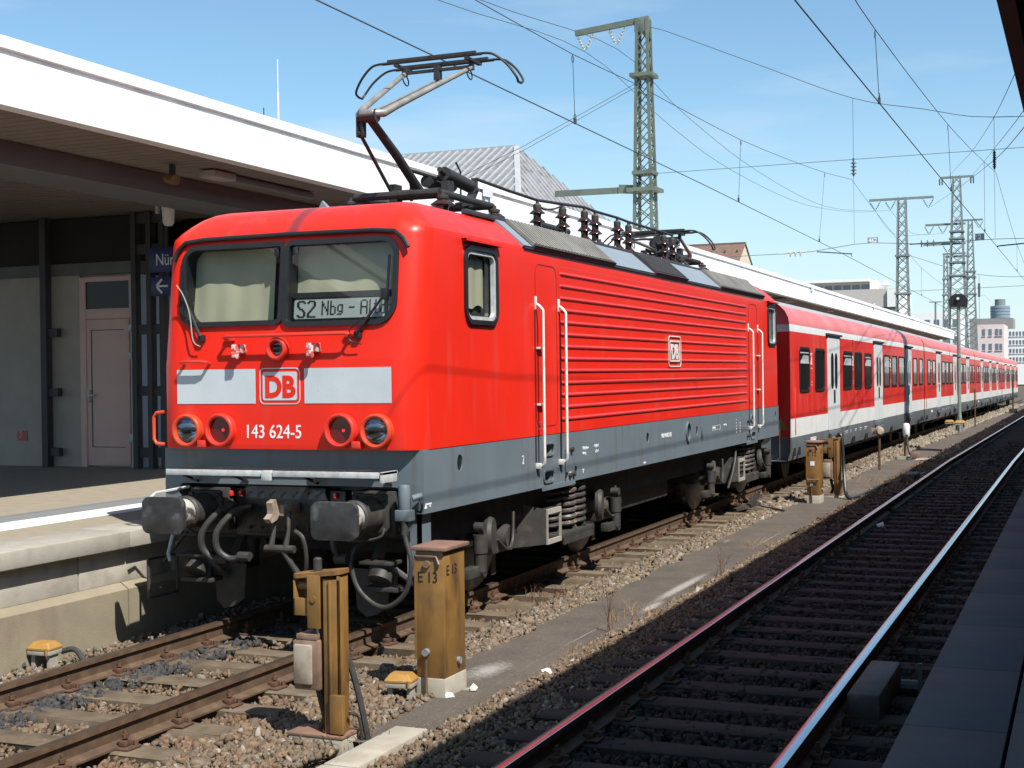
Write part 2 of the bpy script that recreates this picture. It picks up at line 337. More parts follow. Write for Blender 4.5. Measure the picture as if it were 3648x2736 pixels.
# white powder lying on the walkway
m=bpy.data.materials.new('white_powder'); m.use_nodes=True; n_=m.node_tree.nodes; l_=m.node_tree.links; p_=n_['Principled BSDF']; p_.inputs['Base Color'].default_value=(.36,.345,.32,1); p_.inputs['Roughness'].default_value=.95
g_=n_.new('ShaderNodeNewGeometry'); t1=n_.new('ShaderNodeTexNoise'); t1.inputs['Scale'].default_value=26; t1.inputs['Detail'].default_value=8; t1.inputs['Roughness'].default_value=.75; l_.new(g_.outputs['Position'],t1.inputs[0])
a1=n_.new('ShaderNodeVertexColor'); a1.layer_name='cover'; ad=n_.new('ShaderNodeMath'); ad.operation='ADD'; l_.new(t1.outputs[0],ad.inputs[0]); l_.new(a1.outputs[0],ad.inputs[1])
mr_=n_.new('ShaderNodeMapRange'); mr_.inputs[1].default_value=.9; mr_.inputs[2].default_value=1.35; l_.new(ad.outputs[0],mr_.inputs[0]); mr_.inputs[4].default_value=.72; l_.new(mr_.outputs[0],p_.inputs['Alpha'])
b=B(); cov=[]
for cx,cy,rx,ry,zz,st in ((2.12,-.25,.30,.75,-.199,.95),(2.25,-.92,.09,.16,-.198,1.0),(2.44,4.6,.13,2.1,-.2,1.15),(2.50,3.2,.12,.8,-.202,1.1),(2.37,1.4,.02,1.3,-.196,.75),(1.74,1.2,.06,.5,-.203,.7),(2.42,9.5,.06,2.6,-.2,.7),(1.9,9,.12,.5,-.2,.7),(1.5,-2.9,.3,.35,-.197,.7),(2.4,16.5,.06,3,-.2,.6)):
    o=len(b.v); n=20; b.v.append((cx,cy,zz)); cov.append(st)
    for k in range(n):
        a=2*math.pi*k/n; b.v.append((cx+rx*math.cos(a),cy+ry*math.sin(a),zz)); cov.append(0.0)
    for k in range(n): b.f.append([o,o+1+k,o+1+(k+1)%n]); b.mi.append(0)
ob=b.build('white_powder',m,fix=False); at=ob.data.color_attributes.new('cover','FLOAT_COLOR','POINT'); at.data.foreach_set('color',[q for c_ in cov for q in (c_,c_,c_,1)])
tag(ob,'white powder spilt in patches along the asphalt walkway','powder',kind='stuff')
# ------------------------------------------------------------------ ballast stones (one mass of loose stone)
def stones(name, areas, seed, seed_cols):
    rg=np.random.default_rng(seed)
    shapes=[]; tfs=[]; NV=9; NF=14            # angular crushed stone: hulls of a few scattered points
    while len(shapes)<18:
        q=rg.normal(size=(NV,3)); q/=np.linalg.norm(q,axis=1,keepdims=True)
        bm=bmesh.new(); vv=[bm.verts.new(p) for p in q]; bmesh.ops.convex_hull(bm,input=vv); bm.verts.index_update()
        if len(bm.verts)==NV and len(bm.faces)==NF:
            shapes.append(np.array([v.co[:] for v in bm.verts])*np.array([rg.uniform(.9,1.4),rg.uniform(.75,1.15),rg.uniform(.55,.9)])); tfs.append([[v.index for v in f.verts] for f in bm.faces])
        bm.free()
    shapes=np.array(shapes); tfs=np.array(tfs); P=[];S=[];C=[]
    for (x0,x1,y0,y1,n,size,zf,pal) in areas:
        x=rg.uniform(x0,x1,n); y=rg.uniform(y0,y1,n); k=rg.random(n)
        s=size*rg.uniform(.6,1.45,n)*(1+.5*(rg.random(n)>.94)); z=zf(x,y)+rg.uniform(-.012,.022,n)
        P.append(np.stack([x,y,z],1)); S.append(s)
        pal=np.array(pal); pal=pal*.62+pal.mean(0)*np.array([.38,.37,.35]); ci=(rg.random(n)**1.0*len(pal)).astype(int); c=pal[ci]*rg.uniform(.68,1.16,(n,1))
        C.append(c)
    P=np.concatenate(P);S=np.concatenate(S);C=np.concatenate(C); n=len(P)
    # random rotations
    q=rg.normal(size=(n,4)); q/=np.linalg.norm(q,axis=1,keepdims=True); a,b,c,d=q.T
    RM=np.stack([1-2*(c*c+d*d),2*(b*c-a*d),2*(b*d+a*c),2*(b*c+a*d),1-2*(b*b+d*d),2*(c*d-a*b),2*(b*d-a*c),2*(c*d+a*b),1-2*(b*b+c*c)],1).reshape(n,3,3)
    si=rg.integers(0,len(shapes),n); V=np.einsum('nij,nkj->nki',RM,shapes[si])*S[:,None,None]+P[:,None,:]
    nv=NV; F=(tfs[si]+ (np.arange(n)*nv)[:,None,None]).reshape(-1,3)
    me=bpy.data.meshes.new(name); me.vertices.add(n*nv); me.vertices.foreach_set('co',V.reshape(-1)); me.loops.add(len(F)*3); me.loops.foreach_set('vertex_index',F.reshape(-1).astype(np.int32))
    me.polygons.add(len(F)); me.polygons.foreach_set('loop_start',np.arange(len(F),dtype=np.int32)*3)
    at=me.color_attributes.new('stone','FLOAT_COLOR','POINT'); cc=np.ones((n*nv,4)); cc[:,:3]=np.repeat(C,nv,0)*rg.uniform(.85,1.15,(n*nv,1)); at.data.foreach_set('color',cc.reshape(-1))
    me.update(); me.validate()
    m=bpy.data.materials.new(name); m.use_nodes=True; nd=m.node_tree.nodes; lk=m.node_tree.links
    a_=nd.new('ShaderNodeVertexColor'); a_.layer_name='stone'; lk.new(a_.outputs[0],nd['Principled BSDF'].inputs['Base Color']); nd['Principled BSDF'].inputs['Roughness'].default_value=.9
    me.materials.append(m); o=bpy.data.objects.new(name,me); COL.objects.link(o); tag(o,kind='stuff'); return o
brown=[(.15,.082,.04),(.17,.10,.055),(.12,.07,.04),(.19,.125,.072),(.14,.115,.09),(.10,.065,.042),(.20,.16,.115),(.14,.08,.045)]
mixed=[(.15,.10,.058),(.20,.165,.12),(.16,.145,.12),(.12,.08,.05),(.22,.19,.145),(.14,.105,.072),(.10,.075,.056),(.17,.115,.068),(.13,.085,.05),(.18,.12,.07),(.12,.09,.065),(.30,.28,.245)]
pale=[(.26,.23,.185),(.22,.19,.145),(.18,.16,.13),(.31,.29,.25),(.15,.115,.08),(.20,.155,.105)]
oily=[(.03,.03,.033),(.045,.045,.05),(.06,.055,.05)]
dirty_shaded=[(.024,.018,.012),(.02,.016,.012),(.03,.023,.017),(.016,.013,.01),(.045,.037,.03)]  # brake-dust stones, coloured darker still to deepen the canopy shade
flat=lambda h:(lambda x,y:np.full_like(x,h))
def shoulder(x,y): return -.262+.045*np.clip((x-1.28)/.12,0,1)-.02*np.clip((x-1.45)/.3,0,1)
far=lambda h:(lambda x,y:h-.008*np.clip(y-25,0,115))
tag(stones('ballast',[
    (-1.72,-.84,-3.2,2.5,2300,.027,flat(-.225),mixed),(-.68,.68,-4.2,2,4600,.026,flat(-.228),mixed[:-1]+brown),(-.72,-.3,-4,.8,1000,.032,flat(-.205),oily),
    (.83,1.35,-4.5,-.5,2100,.027,flat(-.235),brown),(.83,1.32,-.5,4.5,1300,.032,flat(-.262),brown),(1.25,1.95,-4.5,-.5,3700,.029,flat(-.205),brown[:4]+mixed),(1.3,1.75,-.5,5,3300,.030,shoulder,mixed),
    (1.95,2.12,-3.6,-.9,550,.026,flat(-.21),mixed),(.85,1.75,4.5,14,6500,.034,shoulder,mixed),(.85,1.75,14,34,5500,.046,shoulder,pale+mixed),(.9,1.75,34,75,4200,.065,far(-.2),pale),
    (.9,1.8,75,118,1800,.09,far(-.2),pale)],5,0),'',None)
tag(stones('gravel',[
    (2.52,3.3,-4,2,5200,.024,flat(-.228),brown+mixed),(2.6,3.3,2,10,6500,.027,flat(-.228),brown+mixed),(2.62,3.4,10,30,5200,.036,far(-.23),brown+dirty_shaded),(2.62,3.4,30,90,3500,.06,far(-.23),mixed),
    (3.3,6.0,-4.2,3,9500,.031,flat(-.222),dirty_shaded),(3.3,6.0,3,12,9500,.036,flat(-.222),dirty_shaded),(3.3,6.0,12,40,6500,.055,far(-.225),dirty_shaded)],6,0),'',None)

# ------------------------------------------------------------------ tracks
RAILP=[(.036,-.002),(.03,0),(-.03,0),(-.036,-.002),(-.037,-.036),(-.012,-.048),(-.009,-.135),(-.075,-.158),(-.075,-.172),(.075,-.172),(.075,-.158),(.009,-.135),(.012,-.048),(.037,-.036)]
def rail(b,x,ya):
    n=len(RAILP); vs=[(x+u,y,v+gz(y)) for y in ya for u,v in RAILP]; o=len(b.v)
    b.v+=vs
    for j in range(len(ya)-1):
        for i in range(n):
            b.f.append([o+j*n+i,o+j*n+(i+1)%n,o+(j+1)*n+(i+1)%n,o+(j+1)*n+i]); b.mi.append(1 if i in (0,1,2) else 0)
    b.f.append([o+i for i in range(n)]); b.mi.append(0); b.f.append([o+(len(ya)-1)*n+i for i in range(n)]); b.mi.append(0)
def clamp_mesh(x):
    b=B(); b.box(x-.17,x+.17,-.075,.075,-.172,-.158,.003)
    for s in (-1,1):
        b.box(x+s*.095-.028,x+s*.095+.028,-.04,.04,-.158,-.118,.006); b.box(x+s*.075-.025,x+s*.075+.025,-.035,.035,-.14,-.122,.004)
        b.cyl((x+s*.095,0,-.13),(x+s*.095,0,-.055),.012,8); b.cyl((x+s*.095,0,-.105),(x+s*.095,0,-.078),.024,6)
        b.cyl((x+s*.145,.045,-.16),(x+s*.145,.045,-.125),.018,6)
    return b.mesh('rail_clamp',M['rustred'])
def track(cx,label,head,ms,y0,y1,yclamp,wid):
    root=empty('railway_track',(cx,0,0),label,'railway track')
    ya=[-14,-4,5,15,25,40,60,80,100,120,140]
    for x in (-.7525,.7525):
        b=B(); rail(b,x,ya); b.build('rail',[M['rust'],head],root,ang=25)
    sm=[]
    for k in range(3):
        b=B(); b.box(-wid,wid,-.13,.13,-.36,-.176,.012); me=b.mesh('sleeper',ms)
        r_=random.Random(k)
        for v in me.vertices: v.co.z+=r_.uniform(-.007,.003); v.co.y+=r_.uniform(-.008,.008)
        sm.append(me)
    cm=[clamp_mesh(-.7525),clamp_mesh(.7525)]; y=y0; i=0; rest=B()
    while y<y1:
        if i<100:
            s=bpy.data.objects.new('sleeper',sm[i%3]); COL.objects.link(s); s.parent=root; s.location=(rnd.uniform(-.02,.02),y,gz(y)+rnd.uniform(-.004,.002))
            if y<yclamp:
                for m_ in cm:
                    c=bpy.data.objects.new('rail_clamp',m_); COL.objects.link(c); c.parent=s
        else: rest.box(-wid,wid,y-.13,y+.13,-.36+gz(y),-.178+gz(y))
        y+=.62; i+=1
    tag(rest.build('sleepers_beyond',ms,root),kind='stuff')
    return root
track(0,'railway track with dull brown rail heads under the red train, in the sun','' or M['railtop'],M['sleeper'],-4.6,118,24,1.3)
track(4.35,'empty railway track with polished rail heads, lying in the canopy shadow',M['railshine'],M['sleepershade'],-4.6,118,10,1.28)

# concrete cable trough beside the walkway
t=empty('cable_trough',(2.42,-2.6,-.2),'pale concrete cable trough lids at the edge of the asphalt walkway','cable trough')
for k in range(3):
    b=B(); y0=-2.3+k*1.02-.35; b.box(-.15,.1,y0,y0+1.0,-.1,.022,.008)
    if k<2: b.box(.02,.028,y0+.02,y0+.98,.02,.0245)
    b.build('trough_lid',M['conc'],t)

# ------------------------------------------------------------------ far platform (left)
pl=empty('station_platform',(-1.72,0,-.3),'high concrete platform behind the red train, with a white edge line','platform')
def PY(b,x0,x1,z0,z1,ya=(-16,25,60,112),bev=0):
    for a,c in zip(ya[:-1],ya[1:]):
        o=len(b.v); b.v+=[(x+1.72,y,z+gz(y)+.3) for y in (a,c) for x,z in ((x0,z0),(x1,z0),(x1,z1),(x0,z1))]
        for f in ((0,1,5,4),(1,2,6,5),(2,3,7,6),(3,0,4,7),(3,2,1,0),(4,5,6,7)): b.f.append([o+i for i in f]); b.mi.append(0)
b=B(); y=-16.0
while y<60:
    b.box(-.6,0,y+.004,y+1.996,.96,1.12,.012); y+=2.0
PY(b,-2.3,-1.72,.66,.82,(60,112)); b.build('coping_slab',M['concpale'],pl)
b=B(); PY(b,-2.97,-2.322,.6,.816); b.build('paving',M['pavtan'],pl)
b=B(); PY(b,-3.5,-2.972,.6,.819); b.build('safety_line',M['line'],pl)
b=B(); PY(b,-4.05,-3.502,.6,.816); b.build('paving',M['pavgrey'],pl)
b=B(); PY(b,-16,-4.052,.6,.817); b.build('paving',M['pavtan'],pl)
b=B(); y=-16.0
while y<20:
    b.box(-.5,-.12,y+.009,y+1.391,.62,.955,.008); y+=1.4
PY(b,-2.22,-1.84,.32,.655,(20,25,60,112)); b.build('upper_wall',M['wallwhite'],pl)
b=B(); y=-16.0
while y<20:
    b.add([(-.5,y+.008,-.1),(-.03,y+.008,-.1),(-.03,y+.01,.56),(-.12,y+.01,.62),(-.5,y+.01,.62),(-.5,y+1.992,-.1),(-.03,y+1.992,-.1),(-.03,y+1.99,.56),(-.12,y+1.99,.62),(-.5,y+1.99,.62)],
          [(4,3,2,1,0),(5,6,7,8,9),(0,1,6,5),(1,2,7,6),(2,3,8,7),(3,4,9,8),(4,0,5,9)]); y+=2.0
PY(b,-2.22,-1.75,-.4,.32,(20,25,60,112)); b.build('lower_wall',M['walltan'],pl,ang=20)

# near platform (right, where the photographer stands)
pr=empty('station_platform',(6.03,0,-.3),'dark slab platform edge in the shade beside the empty track','platform')
b=B(); y=-16.0
while y<60:
    b.box(0,.42,y+.006,y+1.244,.94,1.06,.006); y+=1.25
b.box(.01,.42,60,120,.9,1.06); b.build('edge_slab',M['pavshade'],pr)
b=B(); y=-16.0
while y<60:
    b.box(.434,2.4,y+.4,y+1.64,.94,1.058,.006); y+=1.25
b.box(2.41,9,-16,120,.8,1.057); b.box(.44,2.4,60,120,.9,1.057); b.build('paving',M['pavshade'],pr)
b=B(); b.box(.22,.5,-16,120,-.1,.935); b.build('platform_wall',M['conc'],pr)

# ------------------------------------------------------------------ canopies
cl=empty('platform_canopy',(-3.05,0,.8),'long white platform canopy with brown soffit, behind the red train','platform canopy')
def CY(b,x0,x1,z0,z1,ya=(-16,30,60,106)):
    for a,c in zip(ya[:-1],ya[1:]):
        o=len(b.v); dz=lambda y:0 if y<25 else -.0042*(y-25)
        b.v+=[(x+3.05,y,z+dz(y)-.8) for y in (a,c) for x,z in ((x0,z0),(x1,z0),(x1,z1),(x0,z1))]
        for f in ((0,1,5,4),(1,2,6,5),(2,3,7,6),(3,0,4,7),(3,2,1,0),(4,5,6,7)): b.f.append([o+i for i in f]); b.mi.append(b.cur)
b=B(); CY(b,-3.25,-3.05,5.0,5.5); CY(b,-3.25,-3.03,5.56,5.68); CY(b,-9.5,-3.26,5.3,5.66); b.build('fascia',M['canopy'],cl)
b=B(); CY(b,-3.25,-3.09,5.5,5.56); b.build('fascia_groove',M['groove'],cl)
for k in range(19):
    b=B(); zz=0 if k<7 else -.0042*(-14.2+k*6-25); b.box(-.004,.003,-14.2+k*6,-14.185+k*6,4.2+zz,4.7+zz); b.build('fascia_joint',M['groove'],cl)
b=B(); y=-16.0
while y<40:
    b.box(-10,-.21,y+.009,y+.191,4.19,4.23); y+=.2
CY(b,-13,-3.26,4.99,5.03,(40,60,106)); b.build('soffit',M['soffit'],cl)
b=B(); b.box(-11,-6.0,-16,40,4.24,4.3); b.build('roof_deck',M['dbrown'],cl)
b=B(); CY(b,-5.3,-4.45,4.72,4.99); b.build('beam',M['beam'],cl)
for y in (11.5,43,60,77,94):
    b=B(); b.box(.03,.07,y,y+.35,4.62 if y<20 else 4.55,4.8); b.box(.0,.04,y+.1,y+.2,4.3,4.62); b.build('gutter_outlet',M['groove'],cl)
for k in range(9):
    b=B(); y=24+k*9; b.cyl((-.6,y,4.17-.0042*(y-25)),(-.6,y,4.195-.0042*(y-25)),.16,16); b.build('downlight',M['line'],cl)
# posts that carry the canopy
for k in range(4):
    b=B(); y=20+26*k; b.box(-5.1,-4.8,y,y+.3,-.1,4.0); b.build('post',M['column'],cl)
cr_=empty('platform_canopy',(6.22,0,.4),'dark brown canopy edge over the shaded slab platform','platform canopy')
b=B(); b.box(0,.12,-16,130,4.4,4.78); b.build('fascia',M['dbrown'],cr_)
b=B(); b.box(.12,9,-16,130,4.5,4.62); b.build('soffit',M['dbrown'],cr_)
b=B(); b.box(8.4,8.6,-16,130,0,4.5); b.build('added_dark_wall',M['dbrown'],cr_)  # added out of view to darken window reflections and cut the fill light
b=B(); b.box(.5,.8,-16,130,4.3,4.5); b.build('beam',M['dbrown'],cr_)
for k in range(5):
    b=B(); y=18+22*k; b.box(4.0,4.3,y,y+.3,.0,4.5); b.build('post',M['column'],cr_)

# spotlight and housing under the far canopy
s=empty('spotlight',(-3.87,3.68,4.98),'small amber spotlight on the soffit of the white canopy','spotlight')
b=B(); b.box(-.03,.03,-.03,.03,-.16,0,.004); b.build('bracket',M['column'],s)
b=B(); b.cyl((-.07,-.02,-.17),(.1,-.07,-.21),.055,16,.07); b.build('lamp_body',M['ochre'],s)
s=empty('camera_housing',(-6.02,6.5,4.98),'white bucket-shaped camera housing hanging under the canopy near the blue sign','camera')
b=B(); b.lathe((0,0,-.1),[(.0,-.30),(.06,-.29),(.085,-.25),(.1,-.02),(.11,0)],n=20); b.build('dome',M['white'],s)
b=B(); b.box(-.2,.0,-.02,.02,-.09,-.05); b.box(-.22,-.17,-.03,.03,-.2,-.02); b.tube([(0,0,-.1),(0,0,-.03),(-.02,0,0)],.012); b.build('bracket',M['steel'],s)

s=empty('strip_light',(-3.72,4.2,4.98),'pale strip light fixed along the soffit behind the white fascia','light')
b=B(); b.box(-.12,.12,0,.5,-.10,-.01,.008); b.build('end_housing',M['kwall'],s)
b=B(); b.box(-.05,.05,.5,2.6,-.09,-.01,.006); b.build('trunking',M['pavgrey'],s)
# ------------------------------------------------------------------ building under the far canopy
kb=empty('platform_building',(-9,7.75,.82),'grey platform building under the canopy with a pink door and dark upper cladding','building')
O=Vector((-9,7.75,.82))
def K(b,x0,x1,y0,y1,z0,z1,bev=0): return b.box(x0+9,x1+9,y0,y1,z0-.82,z1-.82,bev)
b=B(); K(b,-14,-8.75,0,.2,.82,4.02); K(b,-8.75,-7.6,0.06,.2,.82,4.02); b.build('wall',M['kwall'],kb)
b=B(); K(b,-7.6,-3.6,1.1,1.3,.82,4.05); K(b,-7.75,-7.55,0,1.3,.82,4.0); b.build('side_wall',M['kblue'],kb)
b=B(); K(b,-14,-3.6,1.3,9,.82,4.9); b.build('rear_block',M['kdark'],kb)
b=B(); K(b,-14,-7.4,.02,.2,4.22,4.97); K(b,-7.4,-3.6,1.05,1.3,4.1,4.97); b.build('upper_cladding',M['kdark'],kb)
b=B(); K(b,-14,-7.5,-.06,.2,4.02,4.215); b.build('lintel_beam',M['beam'],kb)
dr=B(); 
for x0,x1,z0,z1 in ((-8.75,-8.63,.82,3.98),(-7.72,-7.6,.82,3.98),(-8.63,-7.72,3.28,3.45),(-8.63,-7.72,3.9,3.98)): K(dr,x0,x1,-.02,.058,z0,z1,.004)
d=dr.build('door',M['pink'],kb); tag(d,'pink door with a dark pane over it')
b=B(); K(b,-8.625,-7.725,.0,.05,.85,3.275,.004); b.build('door_leaf',M['pink'],d)
b=B(); 
for x0,x1,z0,z1 in ((-8.53,-7.86,3.09,3.1),(-8.53,-8.515,1.15,3.1),(-8.53,-7.86,1.15,1.16)): K(b,x0,x1,-.006,.002,z0,z1)
b.build('panel_seam',M['ink'],d)
b=B(); K(b,-8.63,-7.72,.01,.04,3.45,3.9); b.build('transom_pane',M['dglass'],d)
b=B(); K(b,-8.58,-8.44,-.07,-.05,2.0,2.03,.004); K(b,-8.58,-8.55,-.06,.0,1.9,2.1,.004); b.build('handle',M['steel'],d)
for z in (1.25,2.6,3.05):
    b=B(); K(b,-7.75,-7.68,-.04,-.02,z,z+.12,.004); b.build('hinge',M['steel'],d)
b=B(); K(b,-9.42,-9.30,-.2,-.06,.82,4.98); 
for z in (1.0,2.0,3.0,): K(b,-9.3,-9.1,-.16,-.06,z,z+.14)
b.build('column',M['column'],kb)
b=B()
for x in (-7.55,-7.25,-7.0): K(b,x,x+.09,-.2,-.06,.82,4.98)
for z in (1.0,2.0,3.0,4.3,4.8): K(b,-7.46,-7.0,-.16,-.08,z,z+.16)
b.build('lattice_column',M['column'],kb)
b=B(); K(b,-10.12,-9.9,-.012,0,1.25,1.42); b.build('notice',mat('red_notice',(.45,.1,.08),.5,col2=(.6,.4,.35),c2=(.5,.6),c2s=9),kb)
# blue signs
s=empty('station_sign',(-6.95,7.25,4.36),'upper deep blue sign with the white town name, half hidden behind the locomotive','sign')
b=B(); b.box(0,2.6,0,.1,-.40,0,.006); b.build('panel',M['signblue'],s)
text('lettering','Nürnberg Hbf',.19,M['white'],s,(.12,-.004,-.29),(1,0,0),(0,0,1),.8)
for hx in (.3,2.3): b=B(); b.bar((hx,.05,0),(hx,.05,.62),.04); b.build('hanger',M['column'],s)
s=empty('direction_sign',(-6.93,7.25,3.89),'lower deep blue sign with a white arrow, under the town name sign','sign')
b=B(); b.box(0,2.6,0,.1,-.30,0,.006); b.build('panel',M['signblue'],s)
b=B(); b.bar((.12,-.004,-.15),(.33,-.004,-.15),.03,.006,(0,1,0)); b.bar((.115,-.005,-.142),(.22,-.005,-.04),.035,.006,(0,1,0)); b.bar((.115,-.005,-.158),(.22,-.005,-.26),.035,.006,(0,1,0)); b.build('arrow',M['white'],s)
fn=lambda u,v,t:(u,t,v)
b=B(); o=rrect(.46,.68,-.27,-.03,.02,3); b.ring(o,grow(o,-.008),fn,-.006,0)
b.prism(circ(.57,-.075,.016,10),fn,-.006,0); b.prism([(.54,-.1),(.6,-.1),(.61,-.17),(.59,-.17),(.59,-.25),(.55,-.25),(.55,-.17),(.53,-.17)],fn,-.006,0); b.build('pictogram',M['white'],s)
for hx in (.3,2.3): b=B(); b.bar((hx,.05,0),(hx,.05,.08),.04); b.build('hanger',M['column'],s)

# ------------------------------------------------------------------ locomotive
loco=empty('electric_locomotive',(0,0,0),'red electric locomotive with white front stripes and a raised pantograph','locomotive')
LEN=15.4; HW=1.38
def plan(hw,yf,yr,r):
    out=[]
    for cx,cy,a0 in ((hw-r,yf+r,270),(hw-r,yr-r,0),(-hw+r,yr-r,90),(-hw+r,yf+r,180)):
        for i in range(9):
            a=R(a0+90*i/8); out.append((cx+r*math.cos(a),cy+r*math.sin(a)))
    return out
lv=[(1.62,HW,-.02,.25),(1.66,HW,-.025,.25),(2.40,HW,-.025,.25),(2.46,HW,-.015,.25),(3.54,HW,.115,.25),(3.60,HW-.004,.135,.25),(3.66,HW-.06,.185,.22),(3.73,HW-.135,.26,.19),(3.80,HW-.215,.36,.16),(3.85,HW-.285,.47,.14),(3.88,HW-.345,.59,.13),(3.893,HW-.42,.72,.13)]
b=B(); n=36
for z,hw,yf,r in lv: b.v += [(x,y,z) for x,y in plan(hw,yf,LEN-yf,r)]
for k in range(len(lv)-1):
    for i in range(n): b.f.append([k*n+i,k*n+(i+1)%n,(k+1)*n+(i+1)%n,(k+1)*n+i]); b.mi.append(0)
b.f.append(list(range(n-1,-1,-1))); b.f.append([(len(lv)-1)*n+i for i in range(n)]); b.mi += [0,0]
body=b.build('body_shell',M['red'],loco,ang=40)
# openings
FY=lambda z: -.015+(z-2.46)*.1204        # front surface above the kink
WL=rrect(-1.10,-.035,2.79,3.49,.1,6,(.04,.14,.16,.04)); WR=rrect(.035,1.13,2.77,3.49,.1,6,(.14,.04,.04,.16))
ff=lambda u,v,t:(u,FY(v)+t,v)
sd=lambda u,v,t:(HW+t,u,v)
SW=rrect(1.03,1.72,2.80,3.46,.1,6); SW2=rrect(14.40,15.02,2.79,3.46,.1,6)
c=B(); c.prism(WL,ff,-.2,.30); c.prism(WR,ff,-.2,.30); c.prism(SW,sd,-.12,.2); c.prism(SW2,sd,-.12,.2)
for x,z,r in ((-1.0,1.79,.117),(.995,1.79,.117),(-.01,2.535,.067)): c.prism(circ(x,z,r,28),lambda u,v,t:(u,t,v),-.1,.11)
cut(body,c)
# windscreens
def windscreen(W, x0,x1):
    fr=B(); fr.ring(grow(W,.036),grow(W,-.010),ff,-.026,.02); f=fr.build('windscreen',M['rubber'],loco,ang=50)
    p=B(); p.add([ff(u,v,.006) for u,v in W],[tuple(range(len(W)))]); p.build('pane',M['glass'],f,fix=False)
    k=B(); k.prism(grow(W,-.003),ff,.285,.295); k.build('cab_interior',M['cabin'],f)
    k=B(); k.ring(grow(W,-.001),grow(W,-.007),ff,.0,.28); k.build('reveal',M['rubber'],f)
    return f
wl_=windscreen(WL,-1.10,-.03); wr_=windscreen(WR,.035,1.13)
def curtain(x0,x1,zb,ztop,parent,seed,yo=.15):
    r_=random.Random(seed); b=B(); n=40; m=8
    for i in range(n+1):
        u=i/n; x=x0+(x1-x0)*u; zt=ztop(u)
        for j in range(m+1):
            t=j/m; z=zb+(zt-zb)*t; b.v.append((x,FY(z)+yo+.012*math.sin(u*9+2.2*t+seed)*(.3+t)+.004*math.sin(u*23+seed),z))
    for i in range(n):
        for j in range(m): b.f.append([i*(m+1)+j,(i+1)*(m+1)+j,(i+1)*(m+1)+j+1,i*(m+1)+j+1]); b.mi.append(0)
    return b.build('curtain',M['curtain'],parent,ang=80,fix=False)
curtain(-1.09,-.19,2.797,lambda u:3.48,wl_,1)
curtain(.045,1.06,3.02,lambda u:3.48,wr_,2)
b=B(); b.prism(rrect(.06,1.115,2.995,3.045,.01,2),ff,.06,.1); b.build('sill_bar',M['rubber'],wr_)
ds=B(); ds.prism(rrect(.06,1.12,2.79,2.995,.02,3),ff,.07,.12); dsp=ds.build('destination_display',M['rubber'],loco)
b=B(); b.prism(rrect(.075,1.105,2.805,2.98,.02,3),ff,.064,.069); b.build('display_face',M['lcd'],dsp)
GL={'S':["0111110","1100011","1100000","1100000","0110000","0011100","0000110","0000011","0000011","1100011","0111110"],
    '2':["0111110","1100011","0000011","0000011","0000110","0001100","0011000","0110000","1100000","1100000","1111111"],
    'N':["10001","10001","11001","11001","10101","10101","10011","10011","10001","10001","10001"],
    'b':["1000","1000","1000","1000","1110","1001","1001","1001","1001","1001","1110"],
    'g':["0000","0000","0000","0111","1001","1001","1001","1001","0111","0001","1110"],
    '-':["0000","0000","0000","0000","0000","1111","0000","0000","0000","0000","0000"],
    'A':["01110","10001","10001","10001","10001","11111","10001","10001","10001","10001","10001"],
    'l':["10","10","10","10","10","10","10","10","10","10","11"],'t':["010","010","010","111","010","010","010","010","010","010","011"],
    'd':["0001","0001","0001","0001","0111","1001","1001","1001","1001","1001","0111"],'o':["0000","0000","0000","0000","0110","1001","1001","1001","1001","1001","0110"],
    'r':["000","000","000","000","101","110","100","100","100","100","100"],'f':["011","010","010","111","010","010","010","010","010","010","010"],' ':["00"]*11}
b=B(); 
def pix(s,x,zt,px,pz):
    for ch in s:
        G=GL[ch]
        for j,row in enumerate(G):
            for i,q in enumerate(row):
                if q=='1': b.prism([(x+i*px,zt-(j+1)*pz),(x+(i+.92)*px,zt-(j+1)*pz),(x+(i+.92)*px,zt-(j+.06)*pz),(x+i*px,zt-(j+.06)*pz)],ff,.061,.0635)
        x+=(len(G[0])+1)*px
pix('S2',.105,2.972,.0134,.0142); pix('Nbg - Altdorf',.365,2.965,.0148,.0118); b.build('led_lettering',M['ink'],dsp)
# window corner catches, gutters
for x in (-.10,.10):
    b=B(); b.box(x-.025,x+.025,FY(3.44)-.01,FY(3.44)+.02,3.39,3.46,.004); b.build('window_catch',M['blackgloss'],loco)
b=B(); P=[(-1.22,3.38),(-1.18,3.49),(-1.10,3.56),(-.9,3.578),(0,3.585),(.9,3.578),(1.12,3.56),(1.21,3.49),(1.26,3.41)]
b.tube([(x,FY(min(z,3.54))-.02,z) for x,z in P],.022,8); b.build('rain_gutter',M['rubber'],loco)
